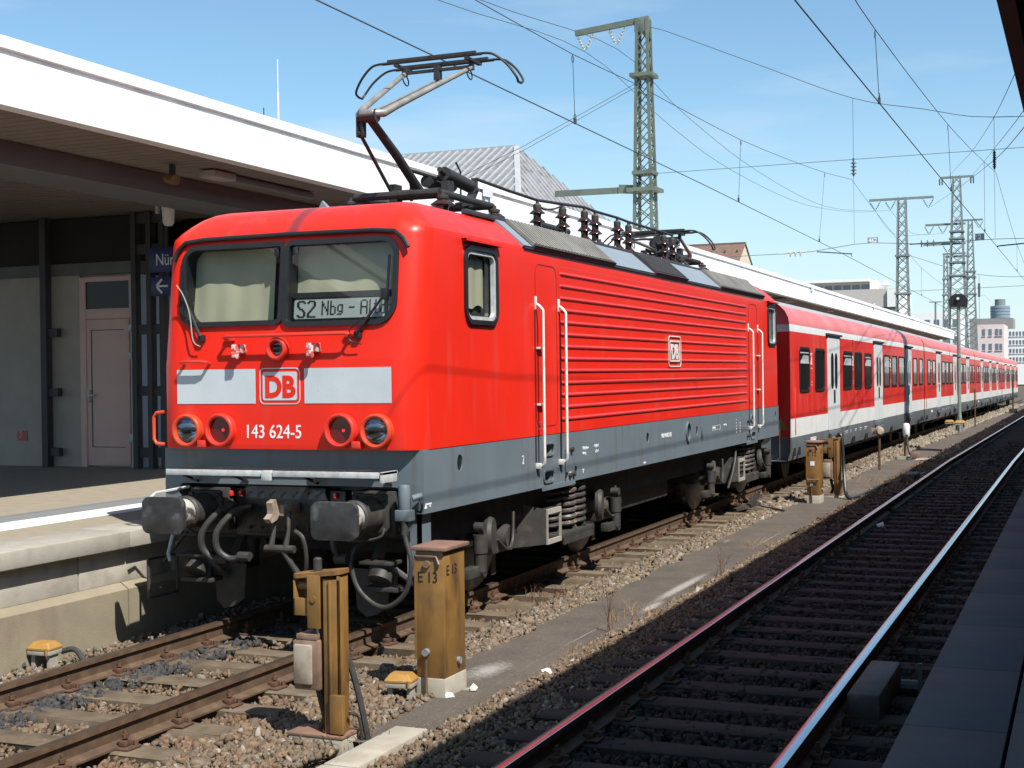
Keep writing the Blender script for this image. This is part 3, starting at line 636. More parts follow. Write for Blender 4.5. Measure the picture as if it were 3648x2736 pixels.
# driver's side windows
def sidewin(W,y0,y1,z0,z1):
    b=B(); b.ring(grow(W,.045),grow(W,.0),sd,-.01,.028); f=b.build('side_window',M['rubber'],loco,ang=50)
    b=B(); b.ring(grow(W,0),grow(W,-.035),sd,-.03,.012); b.build('metal_frame',M['steel'],f,ang=50)
    b=B(); b.add([sd(u,v,-.04) for u,v in grow(W,-.02)],[tuple(range(len(W)))]); b.build('pane',M['glass'],f,fix=False)
    b=B(); b.prism(W,sd,-.118,-.105); b.build('blind',M['cabdark'],f)
    b=B(); b.ring(grow(W,-.001),grow(W,-.006),sd,-.10,0); b.build('reveal',M['rubber'],f)
    b=B(); n=20
    for i in range(n+1):
        y=y0+.01+(y1-y0-.14)*i/n
        for z in (z0+.13+.02*math.sin(i*.5),z1-.05-.02*math.sin(i*.4)): b.v.append((HW-.07+.006*math.sin(i*.8),y,z))
    for i in range(n): b.f.append([2*i,2*i+2,2*i+3,2*i+1]); b.mi.append(0)
    b.build('curtain',M['curtain'],f,fix=False)
    b=B(); b.bar((HW,y0-.07,z1+.09),(HW+.05,y0-.07,z1+.085),.02); b.prism([(y0-.08,z1+.075),(y1+.1,z1+.075),(y1+.1,z1+.10),(y0-.08,z1+.10)],sd,-.02,.06); b.build('window_gutter',M['red'],loco)
sidewin(SW,1.03,1.72,2.80,3.46); sidewin(SW2,14.40,15.02,2.79,3.46)

# front furniture
b=B()
def fpanel(b,x0,x1,z0,z1,t=.004): b.box(x0,x1,-.025-t,-.024,z0,z1)
b=B(); fpanel(b,-1.132,-.27,2.037,2.355); b.build('white_stripe',M['stripe'],loco)
b=B(); fpanel(b,.25,1.13,2.037,2.355); b.build('white_stripe',M['stripe'],loco)
f0=lambda u,v,t:(u,-.025-t,v)
b=B(); o=rrect(-.225,.205,2.03,2.362,.05,6); b.ring(o,grow(o,-.009),f0,.0,.004); 
i1=rrect(-.19,.17,2.066,2.326,.02,4); b.ring(i1,grow(i1,-.004),f0,.0,.004); b.prism(grow(i1,-.004),f0,.0,.0035); em=b.build('emblem',M['stripe'],loco)
text('lettering','DB',.19,M['red'],em,(-.01,-.0295,2.100),(1,0,0),(0,0,1),.93,.0015,'CENTER',.012)
text('number_lettering','143 624-5',.125,M['white'],loco,(-.395,-.026,1.722),(1,0,0),(0,0,1),.86,.002,'LEFT',.001)
def lamp(x,z,ring,kind,r=.155):
    b=B(); b.lathe((x,-.02,z),[(r-.015,0),(r,-.03),(r+.0,-.075),(r-.018,-.09),(r-.035,-.075),(r-.04,-.02)],(0,1,0),32)
    # open ring: two lathes would cap, so build as torus stack
    b=B(); b.torus((x,-.085,z),(0,1,0),r-.018,.018,36,8); 
    k=32; vs=[]
    for i in range(k):
        a=2*math.pi*i/k; ca,sa=math.cos(a),math.sin(a)
        for rr,yy in ((r,-.02),(r,-.085),(r-.036,-.085),(r-.036,-.02)): vs.append((x+rr*ca,yy,z+rr*sa))
    b.add(vs,[(i*4+j,((i+1)%k)*4+j,((i+1)%k)*4+j+1,i*4+j+1) for i in range(k) for j in range(3)])
    h=b.build('headlight' if kind=='head' else 'tail_light',ring,loco)
    if kind=='head':
        b=B(); b.lathe((x,-.03,z),[(.004,.115),(r*.25,.108),(r*.45,.08),(r*.62,.03),(r*.74,-.03)],(0,1,0),28,False); b.build('reflector',M['reflector'],h)
        b=B(); C_=circ(x,z,r-.036,28); b.add([(u,-.058,v) for u,v in C_]+[(x,-.078,z)],[(i,(i+1)%28,28) for i in range(28)]); b.build('lens',M['lens'],h,fix=False)
        b=B(); b.lathe((x,.02,z),[(.018,.06),(.02,0),(.006,-.02)],(0,1,0),10); b.build('bulb',M['blackgloss'],h)
    else:
        b=B(); b.prism(circ(x,z,r-.034,28),lambda u,v,t:(u,t,v),-.05,-.024); b.build('lens',M['redlens'],h)
        b=B(); b.prism(circ(x+.025,z,.013,8),lambda u,v,t:(u,t,v),-.056,-.049); b.build('led',M['redled'],h)
lamp(-1.0,1.79,M['orange'],'head'); lamp(-.635,1.795,M['redtrim'],'tail'); lamp(.635,1.795,M['redtrim'],'tail'); lamp(.995,1.79,M['orange'],'head')
lamp(-.01,2.535,M['redtrim'],'head',.105)
for x in (-.83,.80):
    b=B(); b.box(x-.045,x+.045,-.09,-.02,1.635,1.70,.006); b.build('socket_cap',M['redtrim'],loco)
for x in (-.42,.37):
    b=B(); b.box(x-.02,x+.05,-.07,-.01,2.50,2.58,.006); b.box(x-.045,x-.0,-.12,-.05,2.46,2.515,.006); b.box(x-.045,x+.0,-.12,-.05,2.525,2.58,.006); b.cyl((x+.005,-.1,2.45),(x+.005,-.1,2.56),.014,8); b.build('lamp_bracket',mat('worn_red_white_metal',(.55,.09,.08),.4,col2=(.6,.52,.5),c2=(.5,.55),c2s=30),loco)
b=B(); zf=2.655; b.tube([(-.56,-.01,zf-.01),(-.565,-.085,zf-.01),(-.53,-.10,zf),(.70,-.10,zf+.005),(.735,-.085,zf),(.73,-.0,zf)],.016,10)
b.box(-.60,-.50,-.03,.012,2.615,2.66,.006); b.box(.67,.77,-.03,.012,2.625,2.67,.006); b.build('front_handrail',M['redtrim'],loco)
b=B(); b.tube([(-1.04,-.02,2.41),(-1.04,-.09,2.425),(-1.0,-.1,2.43),(-.80,-.1,2.43),(-.765,-.09,2.425),(-.765,-.02,2.41)],.016,10); b.build('front_grab_handle',M['redtrim'],loco)
b=B(); b.tube([(-1.36,.08,1.96),(-1.44,.06,1.95),(-1.47,.06,1.91),(-1.47,.06,1.70),(-1.44,.06,1.66),(-1.36,.08,1.65)],.017,10); b.build('side_grab_handle',M['orange'],loco)
# wipers
def wiper(pts,hose,white):
    a=B(); a.tube([(x,FY(z)-.05,z) for x,z in pts[:2]],[.018,.009],8); a.box(pts[0][0]-.03,pts[0][0]+.03,FY(2.65)-.05,FY(2.65)+.02,2.61,2.68,.006); w_=a.build('wiper',M['rubber'],loco)
    k=B(); k.bar((pts[2][0],FY(pts[2][1])-.03,pts[2][1]),(pts[3][0],FY(pts[3][1])-.03,pts[3][1]),.022,.014); k.box(pts[1][0]-.03,pts[1][0]+.03,FY(pts[1][1])-.06,FY(pts[1][1])-.02,pts[1][1]-.05,pts[1][1]+.05,.004); k.build('wiper_blade',M['rubber'],w_)
    h=B(); h.tube(smooth_path([(x,FY(z)-.05-.02*i,z) for i,(x,z) in enumerate(hose)]),.006,6); h.build('washer_hose',M['concpale'] if white else M['rubber'],w_)
wiper([(-.86,2.66),(-1.07,3.05),(-1.05,2.85),(-1.10,3.33)],[(-.85,2.57),(-.92,2.63),(-.96,2.87),(-1.03,3.05),(-1.10,3.15)],True)
wiper([(.80,2.66),(1.06,3.0),(1.075,2.82),(1.085,3.35)],[(.85,2.56),(.74,2.6),(.76,2.7),(.9,2.8)],False)

# grey lower frame
b=B(); b.box(-HW+.005,HW-.005,.10,LEN-.1,1.055,1.618); sk=b.build('lower_frame',M['grey'],loco)
c=B(); c.prism(rrect(-1.22,1.15,.6,1.285,.06,4),lambda u,v,t:(u,t,v),-.2,.55)
for y,z,r,rv in ((.86,1.46,.062,.078),(6.83,1.41,.06,.07),(8.83,1.40,.10,.13),(9.35,1.40,.05,.07),(15.02,1.45,.05,.065),(3.72,1.13,.045,.045),(4.02,1.17,.045,.055)): c.prism(circ(y,z,r,20,rv),sd,-.7,.2)
for y,z in ((3.16,1.46),(3.15,1.17),(13.13,1.46),(13.11,1.16)): c.prism(rrect(y-.15,y+.13,z-.055,z+.055,.04,4),sd,-.45,.2)
cut(sk,c)
for y,z,r,rv in ((.86,1.46,.063,.079),(6.83,1.41,.061,.071),(9.35,1.40,.051,.071),(15.02,1.45,.051,.066),(3.72,1.13,.046,.046),(4.02,1.17,.046,.056),(8.83,1.40,.10,.13)): b=B(); b.prism(circ(y,z,r,20,rv),sd,-.030,-.016); b.build('opening_shade',M['rubber'],loco)  # black plates added to stand for the dark inside the openings
for y,z in ((3.16,1.46),(3.15,1.17),(13.13,1.46),(13.11,1.16)): b=B(); b.prism(rrect(y-.15,y+.13,z-.055,z+.055,.04,4),sd,-.12,-.10); b.build('opening_shade',M['rubber'],loco)
b=B()
for y,z in ((3.16,1.46),(3.15,1.17),(13.13,1.46),(13.11,1.16)):
    o=rrect(y-.15,y+.13,z-.055,z+.055,.04,4); b.ring(grow(o,.018),o,sd,-.02,.012)
o=circ(8.83,1.40,.10,24,.13); b.ring(grow(o,.022),o,sd,-.03,.02); b.build('step_opening_rim',M['grey'],loco)
for ya,yb in ((2.95,3.95),(12.6,13.4)): b=B(); b.box(HW-.006,HW+.012,ya,yb,1.02,1.07); b.build('spring_seat_plate',M['grey'],loco)
b=B()
for y,z in ((3.70,1.30+.12),(3.86,1.42),(3.80,1.13),(3.92,1.14),(12.68,1.42),(12.8,1.42),(12.65,1.17),(12.8,1.17)): b.cyl((HW-.01,y,z),(HW+.03,y,z),.028,8)
b.bar((HW,3.66,1.38),(HW,3.66,1.05),.008); b.build('bolt_heads',M['dgrey'],loco)
def stext(s,y,z,h,xs=.6,m=None): return text('lettering',s,h,m or M['white'],loco,(HW-.003,y,z),(0,1,0),(0,0,1),xs,.0015)
stext('2',2.40,1.345,.095,.7); stext('DB Regio Bayern',4.25,1.395,.036); stext('Nürnberg',4.25,1.335,.036)
stext('I–16.64m–I',4.66,1.395,.042); stext('→ 8.50m ←',4.68,1.335,.036); stext('9180 6 143 624-5 D-DB',7.47,1.375,.062,.58)
b=B(); o=[(10.27,1.36),(10.78,1.36),(10.78,1.43),(10.27,1.43)]; b.ring(o,grow(o,-.006),sd,-.004,-.0005); b.box(HW-.004,HW-.001,6.62,6.72,1.08,1.10)
b.box(HW-.004,HW-.001,.12,.24,1.13,1.145); b.prism([(.10,1.10),(.15,1.10),(.14,1.13),(.12,1.13)],sd,-.004,-.001); b.prism(circ(.21,1.117,.011,10),sd,-.004,-.001)
for yy in (4.26,3.82): b.box(HW-.004,HW-.001,yy-.035,yy+.035,1.16,1.168); b.box(HW-.004,HW-.001,yy-.008,yy+.008,1.125,1.16)
b.build('frame_marking',M['white'],loco)
stext('NN 04.02.14',10.31,1.378,.036,.6); stext('KE-GPR-E mZ  (D)',11.0,1.405,.03,.6)
for i,q in enumerate(('R','P','G','H','P2')): stext(q,11.86,1.45-.05*i,.034,.6); stext('80 t',12.12,1.45-.05*i,.03,.6,M['white'] if i else M['redtrim'])

# side: doors, ribs, handrails, logo
def sdoor(y0,y1,z0,z1):
    b=B(); o=rrect(y0,y1,z0,z1,.12,6); b.ring(o,grow(o,-.01),sd,-.004,.0035); return b.build('cab_door',mat('door_seam_red',(.28,.008,.005),.5,var=.05),loco)
d1=sdoor(2.80,3.44,1.71,3.45); d2=sdoor(12.84,13.48,1.71,3.45)
for y in (2.83,13.45):
    b=B(); 
    for z in (2.55,1.95): b.box(HW,HW+.05,y-.02,y+.12,z-.012,z+.012,.004)
    b.build('door_hinge',M['hand'],d1 if y<5 else d2)
b=B(); b.tube([(HW,2.86,1.76),(HW+.03,2.86,1.76),(HW+.03,2.86,1.69),(HW,2.86,1.69)],.007,6); b.build('door_handle',M['hand'],d1)
for k in range(13):
    z=3.385-k*.1345
    b=B(); P=[]
    for y,r in ((3.555,.001),(3.565,.014),(3.59,.022),(12.62,.022),(12.645,.014),(12.655,.001)):P.append(((HW-.004,y,z),r))
    b.tube([p for p,_ in P],[r for _,r in P],12); b.build('side_rib',M['rib'],loco)
for y in (2.81,3.50,12.80,13.53):
    b=B(); x=HW+.085; b.tube(smooth_path([(HW,y,3.02),(HW+.04,y,3.0),(x,y,2.95)],3)+smooth_path([(x,y,1.42),(x,y,1.34),(HW+.05,y,1.30),(HW,y,1.30)],3),.016,10)
    b.box(HW-.01,HW+.012,y-.022,y+.022,2.96,3.10,.005); b.box(HW-.01,HW+.05,y-.03,y+.03,1.27,1.33,.006); b.build('entrance_handrail',M['hand'],loco)
    b=B(); b.box(HW-.005,HW+.003,y-.012+(-.03 if y<3 or 13<y else .03),y+.012+(-.03 if y<3 or 13<y else .03),1.34,2.95); b.build('handrail_slot',M['ink'],loco)
b=B(); o=rrect(7.80,8.44,2.352,2.79,.07,6); b.ring(o,grow(o,-.014),sd,.012,.02); o=rrect(7.865,8.375,2.425,2.725,.03,3); b.ring(o,grow(o,-.022),sd,.012,.02); lg=b.build('side_emblem',M['hand'],loco)
text('lettering','DB',.205,M['hand'],lg,(HW+.016,8.12,2.47),(0,1,0),(0,0,1),1.0,.004,'CENTER',.01)
b=B(); o=[(5.12,1.69),(5.36,1.69),(5.36,1.76),(5.12,1.76)]; b.ring(o,grow(o,-.008),sd,-.003,.003); b.build('side_flap',M['redtrim'],loco)
b=B(); 
for y in (2.2,5.4,7.6,10.0): b.box(HW-.003,HW+.001,y,y+.006,3.45,3.59)
b.box(HW-.003,HW+.001,3.55,12.7,3.462,3.467); b.build('panel_seam',mat('seam_pale_red',(.66,.10,.09),.5),loco)

# roof side panels on the slope
p0=Vector((HW+.012,0,3.605)); p1=Vector((1.05,0,3.905)); nrm=Vector((p1.z-p0.z,0,p0.x-p1.x)).normalized()
def slope(y,s,t): return tuple(p0+(p1-p0)*s+nrm*t+Vector((0,y,0)))
def spanel(name,m,y0,y1,t=.02,s0=0,s1=1,parent=loco,skew=0):
    b=B(); b.add([slope(y,s,q) for q in (-.04,t) for y,s in ((y0,s0),(y1,s0),(y1+skew*0,s1),(y0,s1))],[(0,1,2,3),(7,6,5,4),(0,4,5,1),(1,5,6,2),(2,6,7,3),(3,7,4,0)]); return b.build(name,m,parent)
spanel('roof_panel',M['lgrey'],2.46,2.70,.014); spanel('roof_panel',M['lgrey'],5.46,7.16,.014); spanel('roof_panel',M['lgrey'],8.82,10.82,.014)
def rgrille(y0,y1,m,mf,step,fin):
    g_=spanel('roof_grille',m,y0,y1,.018); b=B(); y=y0+.04
    while y<y1-.03:
        a,c_=[slope(y,s,.03) for s in (.03,.97)]; b.bar(a,c_,fin,.045,nrm); y+=step
    b.build('grille_fins',mf,g_)
    b=B(); b.add([slope(y,s,q) for q in (-.02,.045) for y,s in ((y0,-.03),(y1,-.03),(y1,.015),(y0,.015))],[(0,1,2,3),(7,6,5,4),(0,4,5,1),(1,5,6,2),(2,6,7,3),(3,7,4,0)]); b.build('grille_sill',M['dgrey'],g_)
rgrille(2.72,5.44,M['dgrille'],M['grille'],.10,.05); rgrille(7.18,8.80,M['dgrille'],M['dgrille'],.05,.026); rgrille(10.84,14.0,M['dgrille'],M['grille'],.10,.05)
b=B(); b.box(1.01,1.08,1.75,14.2,3.885,3.935,.008); b.box(HW-.02,HW+.02,2.5,14.05,3.585,3.603); b.build('roof_edge_trim',M['roofgrey'],loco)
b=B(); b.box(-1.08,-1.01,1.75,14.2,3.885,3.93,.008); b.build('roof_edge_trim',M['roofgrey'],loco)
b=B(); b.lathe((-.22,1.2,3.885),[(.13,0),(.12,.03),(.1,.04),(.02,.05)],n=16); b.add([(-.32,1.2,3.92),(-.14,1.16,3.92),(-.14,1.24,3.92),(-.26,1.2,4.03),(-.24,1.2,4.03)],[(0,1,3),(0,3,4,2),(1,2,4,3),(0,2,1)]); b.build('roof_antenna',M['lgrey'],loco)
b=B(); b.box(-.94,.94,1.78,14.15,3.88,3.906); b.build('roof_deck',M['dgrey'],loco)
b=B(); b.box(-1.0,-.4,.9,1.6,3.885,3.91,.005); b.build('roof_hatch',M['redtrim'],loco)

# roof insulators and busbar
def insul(x,y,z0,z1,r=.095,sheds=3,cap=True):
    b=B(); h=z1-z0; bh=h*(.86 if cap else 1); prof=[(r*.55,0)]
    for k in range(sheds):
        a=bh*(k+.0)/sheds; d=bh/sheds; prof += [(r*.48,a+d*.15),(r*.52,a+d*.35),(r,a+d*.42),(r*.96,a+d*.5),(r*.5,a+d*.85)]
    b.lathe((x,y,z0),prof,n=20); o=b.build('insulator',M['brownins'],loco)
    if cap:
        b=B(); b.lathe((x,y,z0+bh*.97),[(r*.5,0),(r*.53,h*.10),(r*.35,h*.14)],n=16); b.cyl((x,y,z0+bh),(x,y,z1+.03),r*.2,8); b.build('insulator_cap',M['dgrey'],o)
tops=[(5.14,4.40),(6.04,4.45),(6.89,4.50),(7.33,4.49),(8.31,4.50),(8.84,4.49),(10.69,4.50),(11.2,4.50)]
for y,z in tops: insul(.5,y,3.89,z,.10,4)
for x,y,z in ((-.3,7.2,4.35),(-.3,8.4,4.35),(-.1,9.3,4.3),(-.4,10.2,4.3)): insul(x,y,3.89,z,.09,3)
b=B(); b.tube([(.5,3.3,4.46),(.5,4.2,4.44)]+[(.5,y,z+.03) for y,z in tops],.02,8); b.build('busbar',M['panto'],loco)
b=B(); b.tube(smooth_path([(.5,5.14,4.43),(.46,5.4,4.36),(.5,5.7,4.38),(.5,6.04,4.46)]),.012,6); b.build('roof_cable',M['panto'],loco)
b=B(); b.tube(smooth_path([(.5,8.9,4.5),(.3,9.4,4.35),(.2,10.0,4.4),(.5,10.69,4.5)]),.012,6); b.build('roof_cable',M['panto'],loco)
b=B(); b.tube([(-.3,7.2,4.37),(-.3,8.4,4.37)],.05,10); b.build('roof_conductor',M['panto'],loco)
b=B(); b.box(-.6,.2,6.9,8.6,3.88,4.02,.01); b.cyl((-.1,9.0,4.1),(-.1,9.9,4.1),.12,16); b.build('roof_switchgear',M['panto'],loco)
b=B()
for y in (5.0,6.2,7.0,8.2,9.2,10.4,12.3): b.torus((.9,y,3.95),(1,.3,0),.04,.009,14,6)
b.build('lifting_eyes',M['steel'],loco)

# pantographs
def pantograph(y0,raised,f=1):
    """single-arm pantograph; y0 base pivot; f=+1: knee points towards the front of the locomotive"""
    Y=lambda d:y0-f*d
    b=B(); b.tube([(-.5,Y(.6),4.2),(.5,Y(.6),4.2)],.045,10); b.tube([(-.5,Y(-.75),4.2),(.5,Y(-.75),4.2)],.045,10)
    for x in (-.5,.5): b.tube([(x,Y(.6),4.2),(x,Y(-.8),4.2)],.04,10)
    b.bar((.22,Y(-.5),4.2),(.22,Y(-.8),4.27),.09,.05); b.bar((.22,Y(-.78),4.25),(.22,Y(-.95),4.44),.1,.05); b.bar((.22,Y(-.95),4.42),(.22,Y(-.95),4.56),.06); b.tube([(.12,Y(-.78),4.3),(.12,Y(-.78),4.62),(.1,Y(-.7),4.72)],.012,6)
    b.tube([(-.35,Y(0),4.28),(.35,Y(0),4.28)],.06,12); b.box(-.36,-.28,Y(0)-.08,Y(0)+.08,4.18,4.40); b.box(.28,.36,Y(0)-.08,Y(0)+.08,4.18,4.40)
    p=b.build('pantograph',M['panto'],loco)
    for x in (-.55,.55):
        for d in (.62,-.75): insul(x,Y(d),3.89,4.17,.13,2,True)
    b=B(); b.cyl((.05,Y(-.02),4.42),(.05,Y(-.7),4.45),.07,16); b.cyl((.25,Y(-.06),4.5),(.25,Y(-.75),4.44),.075,16); b.cyl((.25,Y(.06),4.53),(.25,Y(-.06),4.5),.03,10); b.tube([(-.1,Y(.1),4.55),(.28,Y(-.2),4.42)],.03,8); b.build('lifting_spring',M['panto'],p)
    if raised: kn=(0,Y(1.18),4.97); hd=(0,Y(-.46),5.80); foot=(0,Y(0),4.28)
    else: kn=(0,Y(1.35),4.38); hd=(0,Y(-.35),4.62); foot=(0,Y(0),4.28)
    kn,hd,foot=map(Vector,(kn,hd,foot))
    b=B(); b.tube([foot,foot+(kn-foot)*.5,kn+Vector((0,0,-.05))],[.055,.05,.045],12); b.build('lower_arm',M['panto'],p)
    b=B(); b.tube([(-.12,Y(.42),4.2),(-.1,kn.y+f*.0-.03*f,kn.z-.2)],.02,8); b.box(-.135,-.115,kn.y-.05,kn.y+.03,kn.z-.24,kn.z-.03,.004); b.box(-.075,-.055,kn.y-.05,kn.y+.03,kn.z-.24,kn.z-.03,.004); b.cyl((-.14,kn.y-.01,kn.z-.2),(-.05,kn.y-.01,kn.z-.2),.03,8); b.build('guide_rod',M['panto'],p)
    b=B(); b.tube([(-.10,kn.y-.02*f,kn.z-.03),(.10,kn.y-.02*f,kn.z-.03)],.07,10); b.build('knee_joint',M['panto'],p); b=B(); b.tube([(-.1,Y(.05),4.22),(-.22,Y(-.2),4.4),foot+(kn-foot)*.22],.025,8); b.build('base_strut',M['panto'],p)
    hl=hd+Vector((-.42,0,-.07)); hr=hd+Vector((.42,0,-.07))
    path=[hl]+[hl+(Vector((-.16,kn.y,kn.z))-hl)*t for t in (.4,.85)]+[(-.14,kn.y+.04*f,kn.z+.0),(-.06,kn.y-.05*f,kn.z-.01),(.06,kn.y-.05*f,kn.z-.01),(.14,kn.y+.04*f,kn.z)]+[hr+(Vector((.16,kn.y,kn.z))-hr)*t for t in (.85,.4)]+[hr]
    b=B(); b.tube(path,[.027,.03,.037]+[.043]*4+[.037,.03,.027],12); b.build('upper_arm',M['pantol'],p)
    b=B(); b.tube([(0,kn.y,kn.z),(0,hd.y+.02*f,hd.z-.16)],.013,8); b.build('balance_rod',M['pantol'],p)
    h=B()
    for dy,dz in ((-.17,.0),(.17,-.0)):
        h.tube([(-.62,hd.y+dy,hd.z+dz+.03),(.62,hd.y+dy,hd.z+dz+.03)],.018,8); h.box(-.55,.55,hd.y+dy-.018,hd.y+dy+.018,hd.z+dz+.04,hd.z+dz+.068)
        for s in (-1,1):
            h.tube(smooth_path([(s*.6,hd.y+dy,hd.z+dz+.035),(s*.75,hd.y+dy*.98,hd.z+dz+.015),(s*.9,hd.y+dy*.8,hd.z-.10),(s*1.0,hd.y+dy*.6,hd.z-.24),(s*1.0,hd.y+dy*.25,hd.z-.29)]),.014,8)
    for s in (-1,1): h.tube([(s*1.0,hd.y-.05,hd.z-.29),(s*1.0,hd.y+.05,hd.z-.29)],.014,6); h.bar((s*.44,hd.y-.19,hd.z),(s*.44,hd.y+.19,hd.z),.05,.03); h.bar((s*.42,hd.y,hd.z),(s*.42,hd.y,hd.z-.1),.05)
    h.bar((-.42,hd.y,hd.z-.06),(.42,hd.y,hd.z-.06),.05,.03); h.box(-.03,.03,hd.y-.05,hd.y+.05,hd.z-.2,hd.z-.02); h.build('collector_head',M['panto'],p)
    b=B()
    for s in (-1,1): b.torus((s*.40,hd.y-.02,hd.z-.14),(1,0,.2),.07,.008,16,6)
    b.build('shunt_cable',M['panto'],p)
pantograph(2.92,True,1); pantograph(12.3,False,-1)

# front running gear
b=B(); b.box(-1.2,1.14,.30,.36,.80,1.3,.004); b.box(-.47,.39,.08,.20,.84,1.27,.02); b.box(-.62,.55,.16,.26,.80,1.24,.01)
for i in range(7):
    for z in (.885,1.225): b.cyl((-.42+i*.125,.06,z),(-.42+i*.125,.09,z),.016,8)
bb=b.build('buffer_beam',M['blackgloss'],loco)
text('lettering','HBL',.035,M['white'],bb,(.62,.155,1.20),(1,0,0),(0,0,1),.8); 
b=B(); 
for x in (-.66,-.55,.36,.46): b.box(x,x+.025,.10,.18,1.17,1.22,.004)
b.build('brake_cock_handle',M['redtrim'],bb)
for s in (-1,1):
    x=s*.875
    b=B(); b.prism(rrect(x-.3,x+.26 if s>0 else x+.26,.865,1.235,.07,6),lambda u,v,t:(u,-.62-t+.10*((u-x)**2+(v-1.05)**2),v),0,.035); 
    b=B(); U=14; V_=10
    # slightly domed buffer head
    poly=rrect(x-.225,x+.225,.885,1.215,.07,6); rings=[]
    for q,t in ((1,.0),(1,-.03),(.985,-.042),(.6,-.056),(.25,-.062)):
        rings.append([(x+(u-x)*q,-.585+t,1.05+(v-1.05)*q) for u,v in poly])
    n=len(poly); vs=[p for r_ in rings for p in r_]; fs=[(k*n+i,k*n+(i+1)%n,(k+1)*n+(i+1)%n,(k+1)*n+i) for k in range(4) for i in range(n)]
    fs += [tuple(range(n-1,-1,-1)),tuple(4*n+i for i in range(n))]; b.add(vs,fs)
    bf=b.build('buffer',mat('greasy_buffer_face',(.03,.03,.031),.42,var=.4,vs_=7,col2=(.10,.105,.11),c2=(.56,.7),c2s=6,bump=.15),loco,ang=40)
    b=B(); b.lathe((x,-.585,1.05),[(.10,0),(.12,.08),(.125,.3)],(0,1,0),24); b.build('buffer_plunger',mat('chipped_pale_buffer_paint',(.36,.35,.32),.6,var=.2,vs_=9,col2=(.06,.055,.05),c2=(.5,.56),c2s=8),bf)
    b=B(); b.lathe((x,-.30,1.05),[(.135,0),(.15,.02),(.155,.3),(.165,.34)],(0,1,0),24); b.build('buffer_sleeve',M['dgrey'],bf)
    b=B(); b.box(x-.18,x+.18,.02,.08,.87,1.23,.03); b.box(x-.2,x+.22,.08,.32,.85,1.25,.01)
    for dx in (-.14,.14):
        for dz in (-.14,.14): b.cyl((x+dx,-.01,1.05+dz),(x+dx,.03,1.05+dz),.025,6)
    b.build('buffer_mount',M['dgrey'],bf)
    b=B(); b.tube(smooth_path([(x+s*.16,-.02,.93),(x+s*.14,-.05,.86),(x-.02,-.08,.82),(x-.16,-.08,.82)]),.012,6); b.build('shunter_grip',M['dgrey'],bf)
# step bar
b=B(); b.box(-1.04,1.19,-.33,-.04,1.425,1.445); b.box(-1.04,.02,-.345,-.33,1.395,1.448,.003); b.box(.10,1.16,-.345,-.33,1.395,1.448,.003); b.box(1.165,1.19,-.33,-.05,1.355,1.45,.003); b.box(.0,.09,-.37,-.30,1.36,1.45,.004)
b.build('shunter_step',M['steel'],loco)
b=B(); 
for i in range(30): b.box(-1.02+i*.074,-.97+i*.074,-.32,-.05,1.446,1.452)
for x in (-1.0,-.45,.3,1.05): b.bar((x,-.05,1.42),(x,.12,1.36),.03); b.bar((x,-.25,1.42),(x,.12,1.3),.02)
b.build('step_grating',M['black'],loco)
# coupling
b=B(); b.prism([(-.03,1.16),(.02,1.19),(.05,1.12),(.05,1.05),(.02,1.0),(-.03,.98),(-.06,1.02),(-.02,1.06),(-.02,1.10)],lambda u,v,t:(.05+t,-.28+u*1.6,v),-.03,.03); b.box(.0,.12,-.2,.1,1.03,1.13,.01); ck=b.build('coupling_hook',M['boxgrey'],loco)
b=B(); 
for x in (-.0,.15): b.tube([(x,-.16,1.07),(x+.02,-.2,.9),(x,-.22,.76)],[.02,.018,.028],8)
b.tube([(-.06,-.22,.74),(.24,-.22,.74)],.035,10); b.tube([(.12,-.22,.74),(.2,-.2,.6),(.26,-.17,.5)],[.03,.026,.03],10); b.tube(smooth_path([(.24,-.2,.9),(.33,-.22,.84),(.35,-.2,.66),(.3,-.16,.5),(.22,-.16,.46)]),.02,8); b.build('screw_coupling',M['dgrey'],loco)
for pts in ([(-.56,.05,1.1),(-.60,-.15,1.05),(-.71,-.25,.88),(-.72,-.24,.72),(-.63,-.2,.62),(-.56,-.18,.62)],[(-.40,.05,1.08),(-.45,-.15,1.04),(-.555,-.25,.88),(-.56,-.24,.72),(-.46,-.2,.63),(-.32,-.18,.65)],[(.62,.05,1.02),(.6,-.1,.92),(.60,-.15,.78),(.64,-.1,.66)]):
    b=B(); b.tube(smooth_path(pts),.030,10); h=b.build('brake_hose',M['hose'],loco)
    b=B(); b.tube([pts[1],Vector(pts[1])+Vector((.02,.1,.02))],.04,10); b.build('hose_socket',M['dgrey'],h); b=B(); e=Vector(pts[-1]); b.tube([e-Vector((.05,0,0)),e+Vector((.07,0,0))],.045,10); b.build('hose_coupling',M['dgrey'],h)
# heating socket and loop cable
b=B(); b.lathe((1.23,.0,1.1),[(.05,0),(.055,.02),(.055,.19),(.045,.215),(.01,.22)],n=18); b.box(1.16,1.31,-.06,.06,1.0,1.1,.012); b.cyl((1.31,0,1.2),(1.38,.05,1.22),.03,10); sc=b.build('heating_coupler',M['grey'],loco)
b=B(); b.tube(smooth_path([(1.24,-.02,1.0),(1.255,-.04,.86),(1.315,-.05,.64),(1.27,-.05,.41),(1.15,-.05,.28),(1.02,-.05,.24),(.88,-.05,.30),(.77,-.05,.42),(.715,-.04,.60),(.74,-.02,.74),(.80,.05,.80)],8),[.022]*81,10); b.cyl((1.24,-.02,1.02),(1.245,-.03,.88),.034,12); b.build('heating_cable',M['hose'],sc)
b=B(); b.tube(smooth_path([(1.33,.03,1.22),(1.40,.0,1.16),(1.38,.02,1.08),(1.33,.05,1.09)]),.012,6); b.build('earth_lead',M['rubber'],sc)
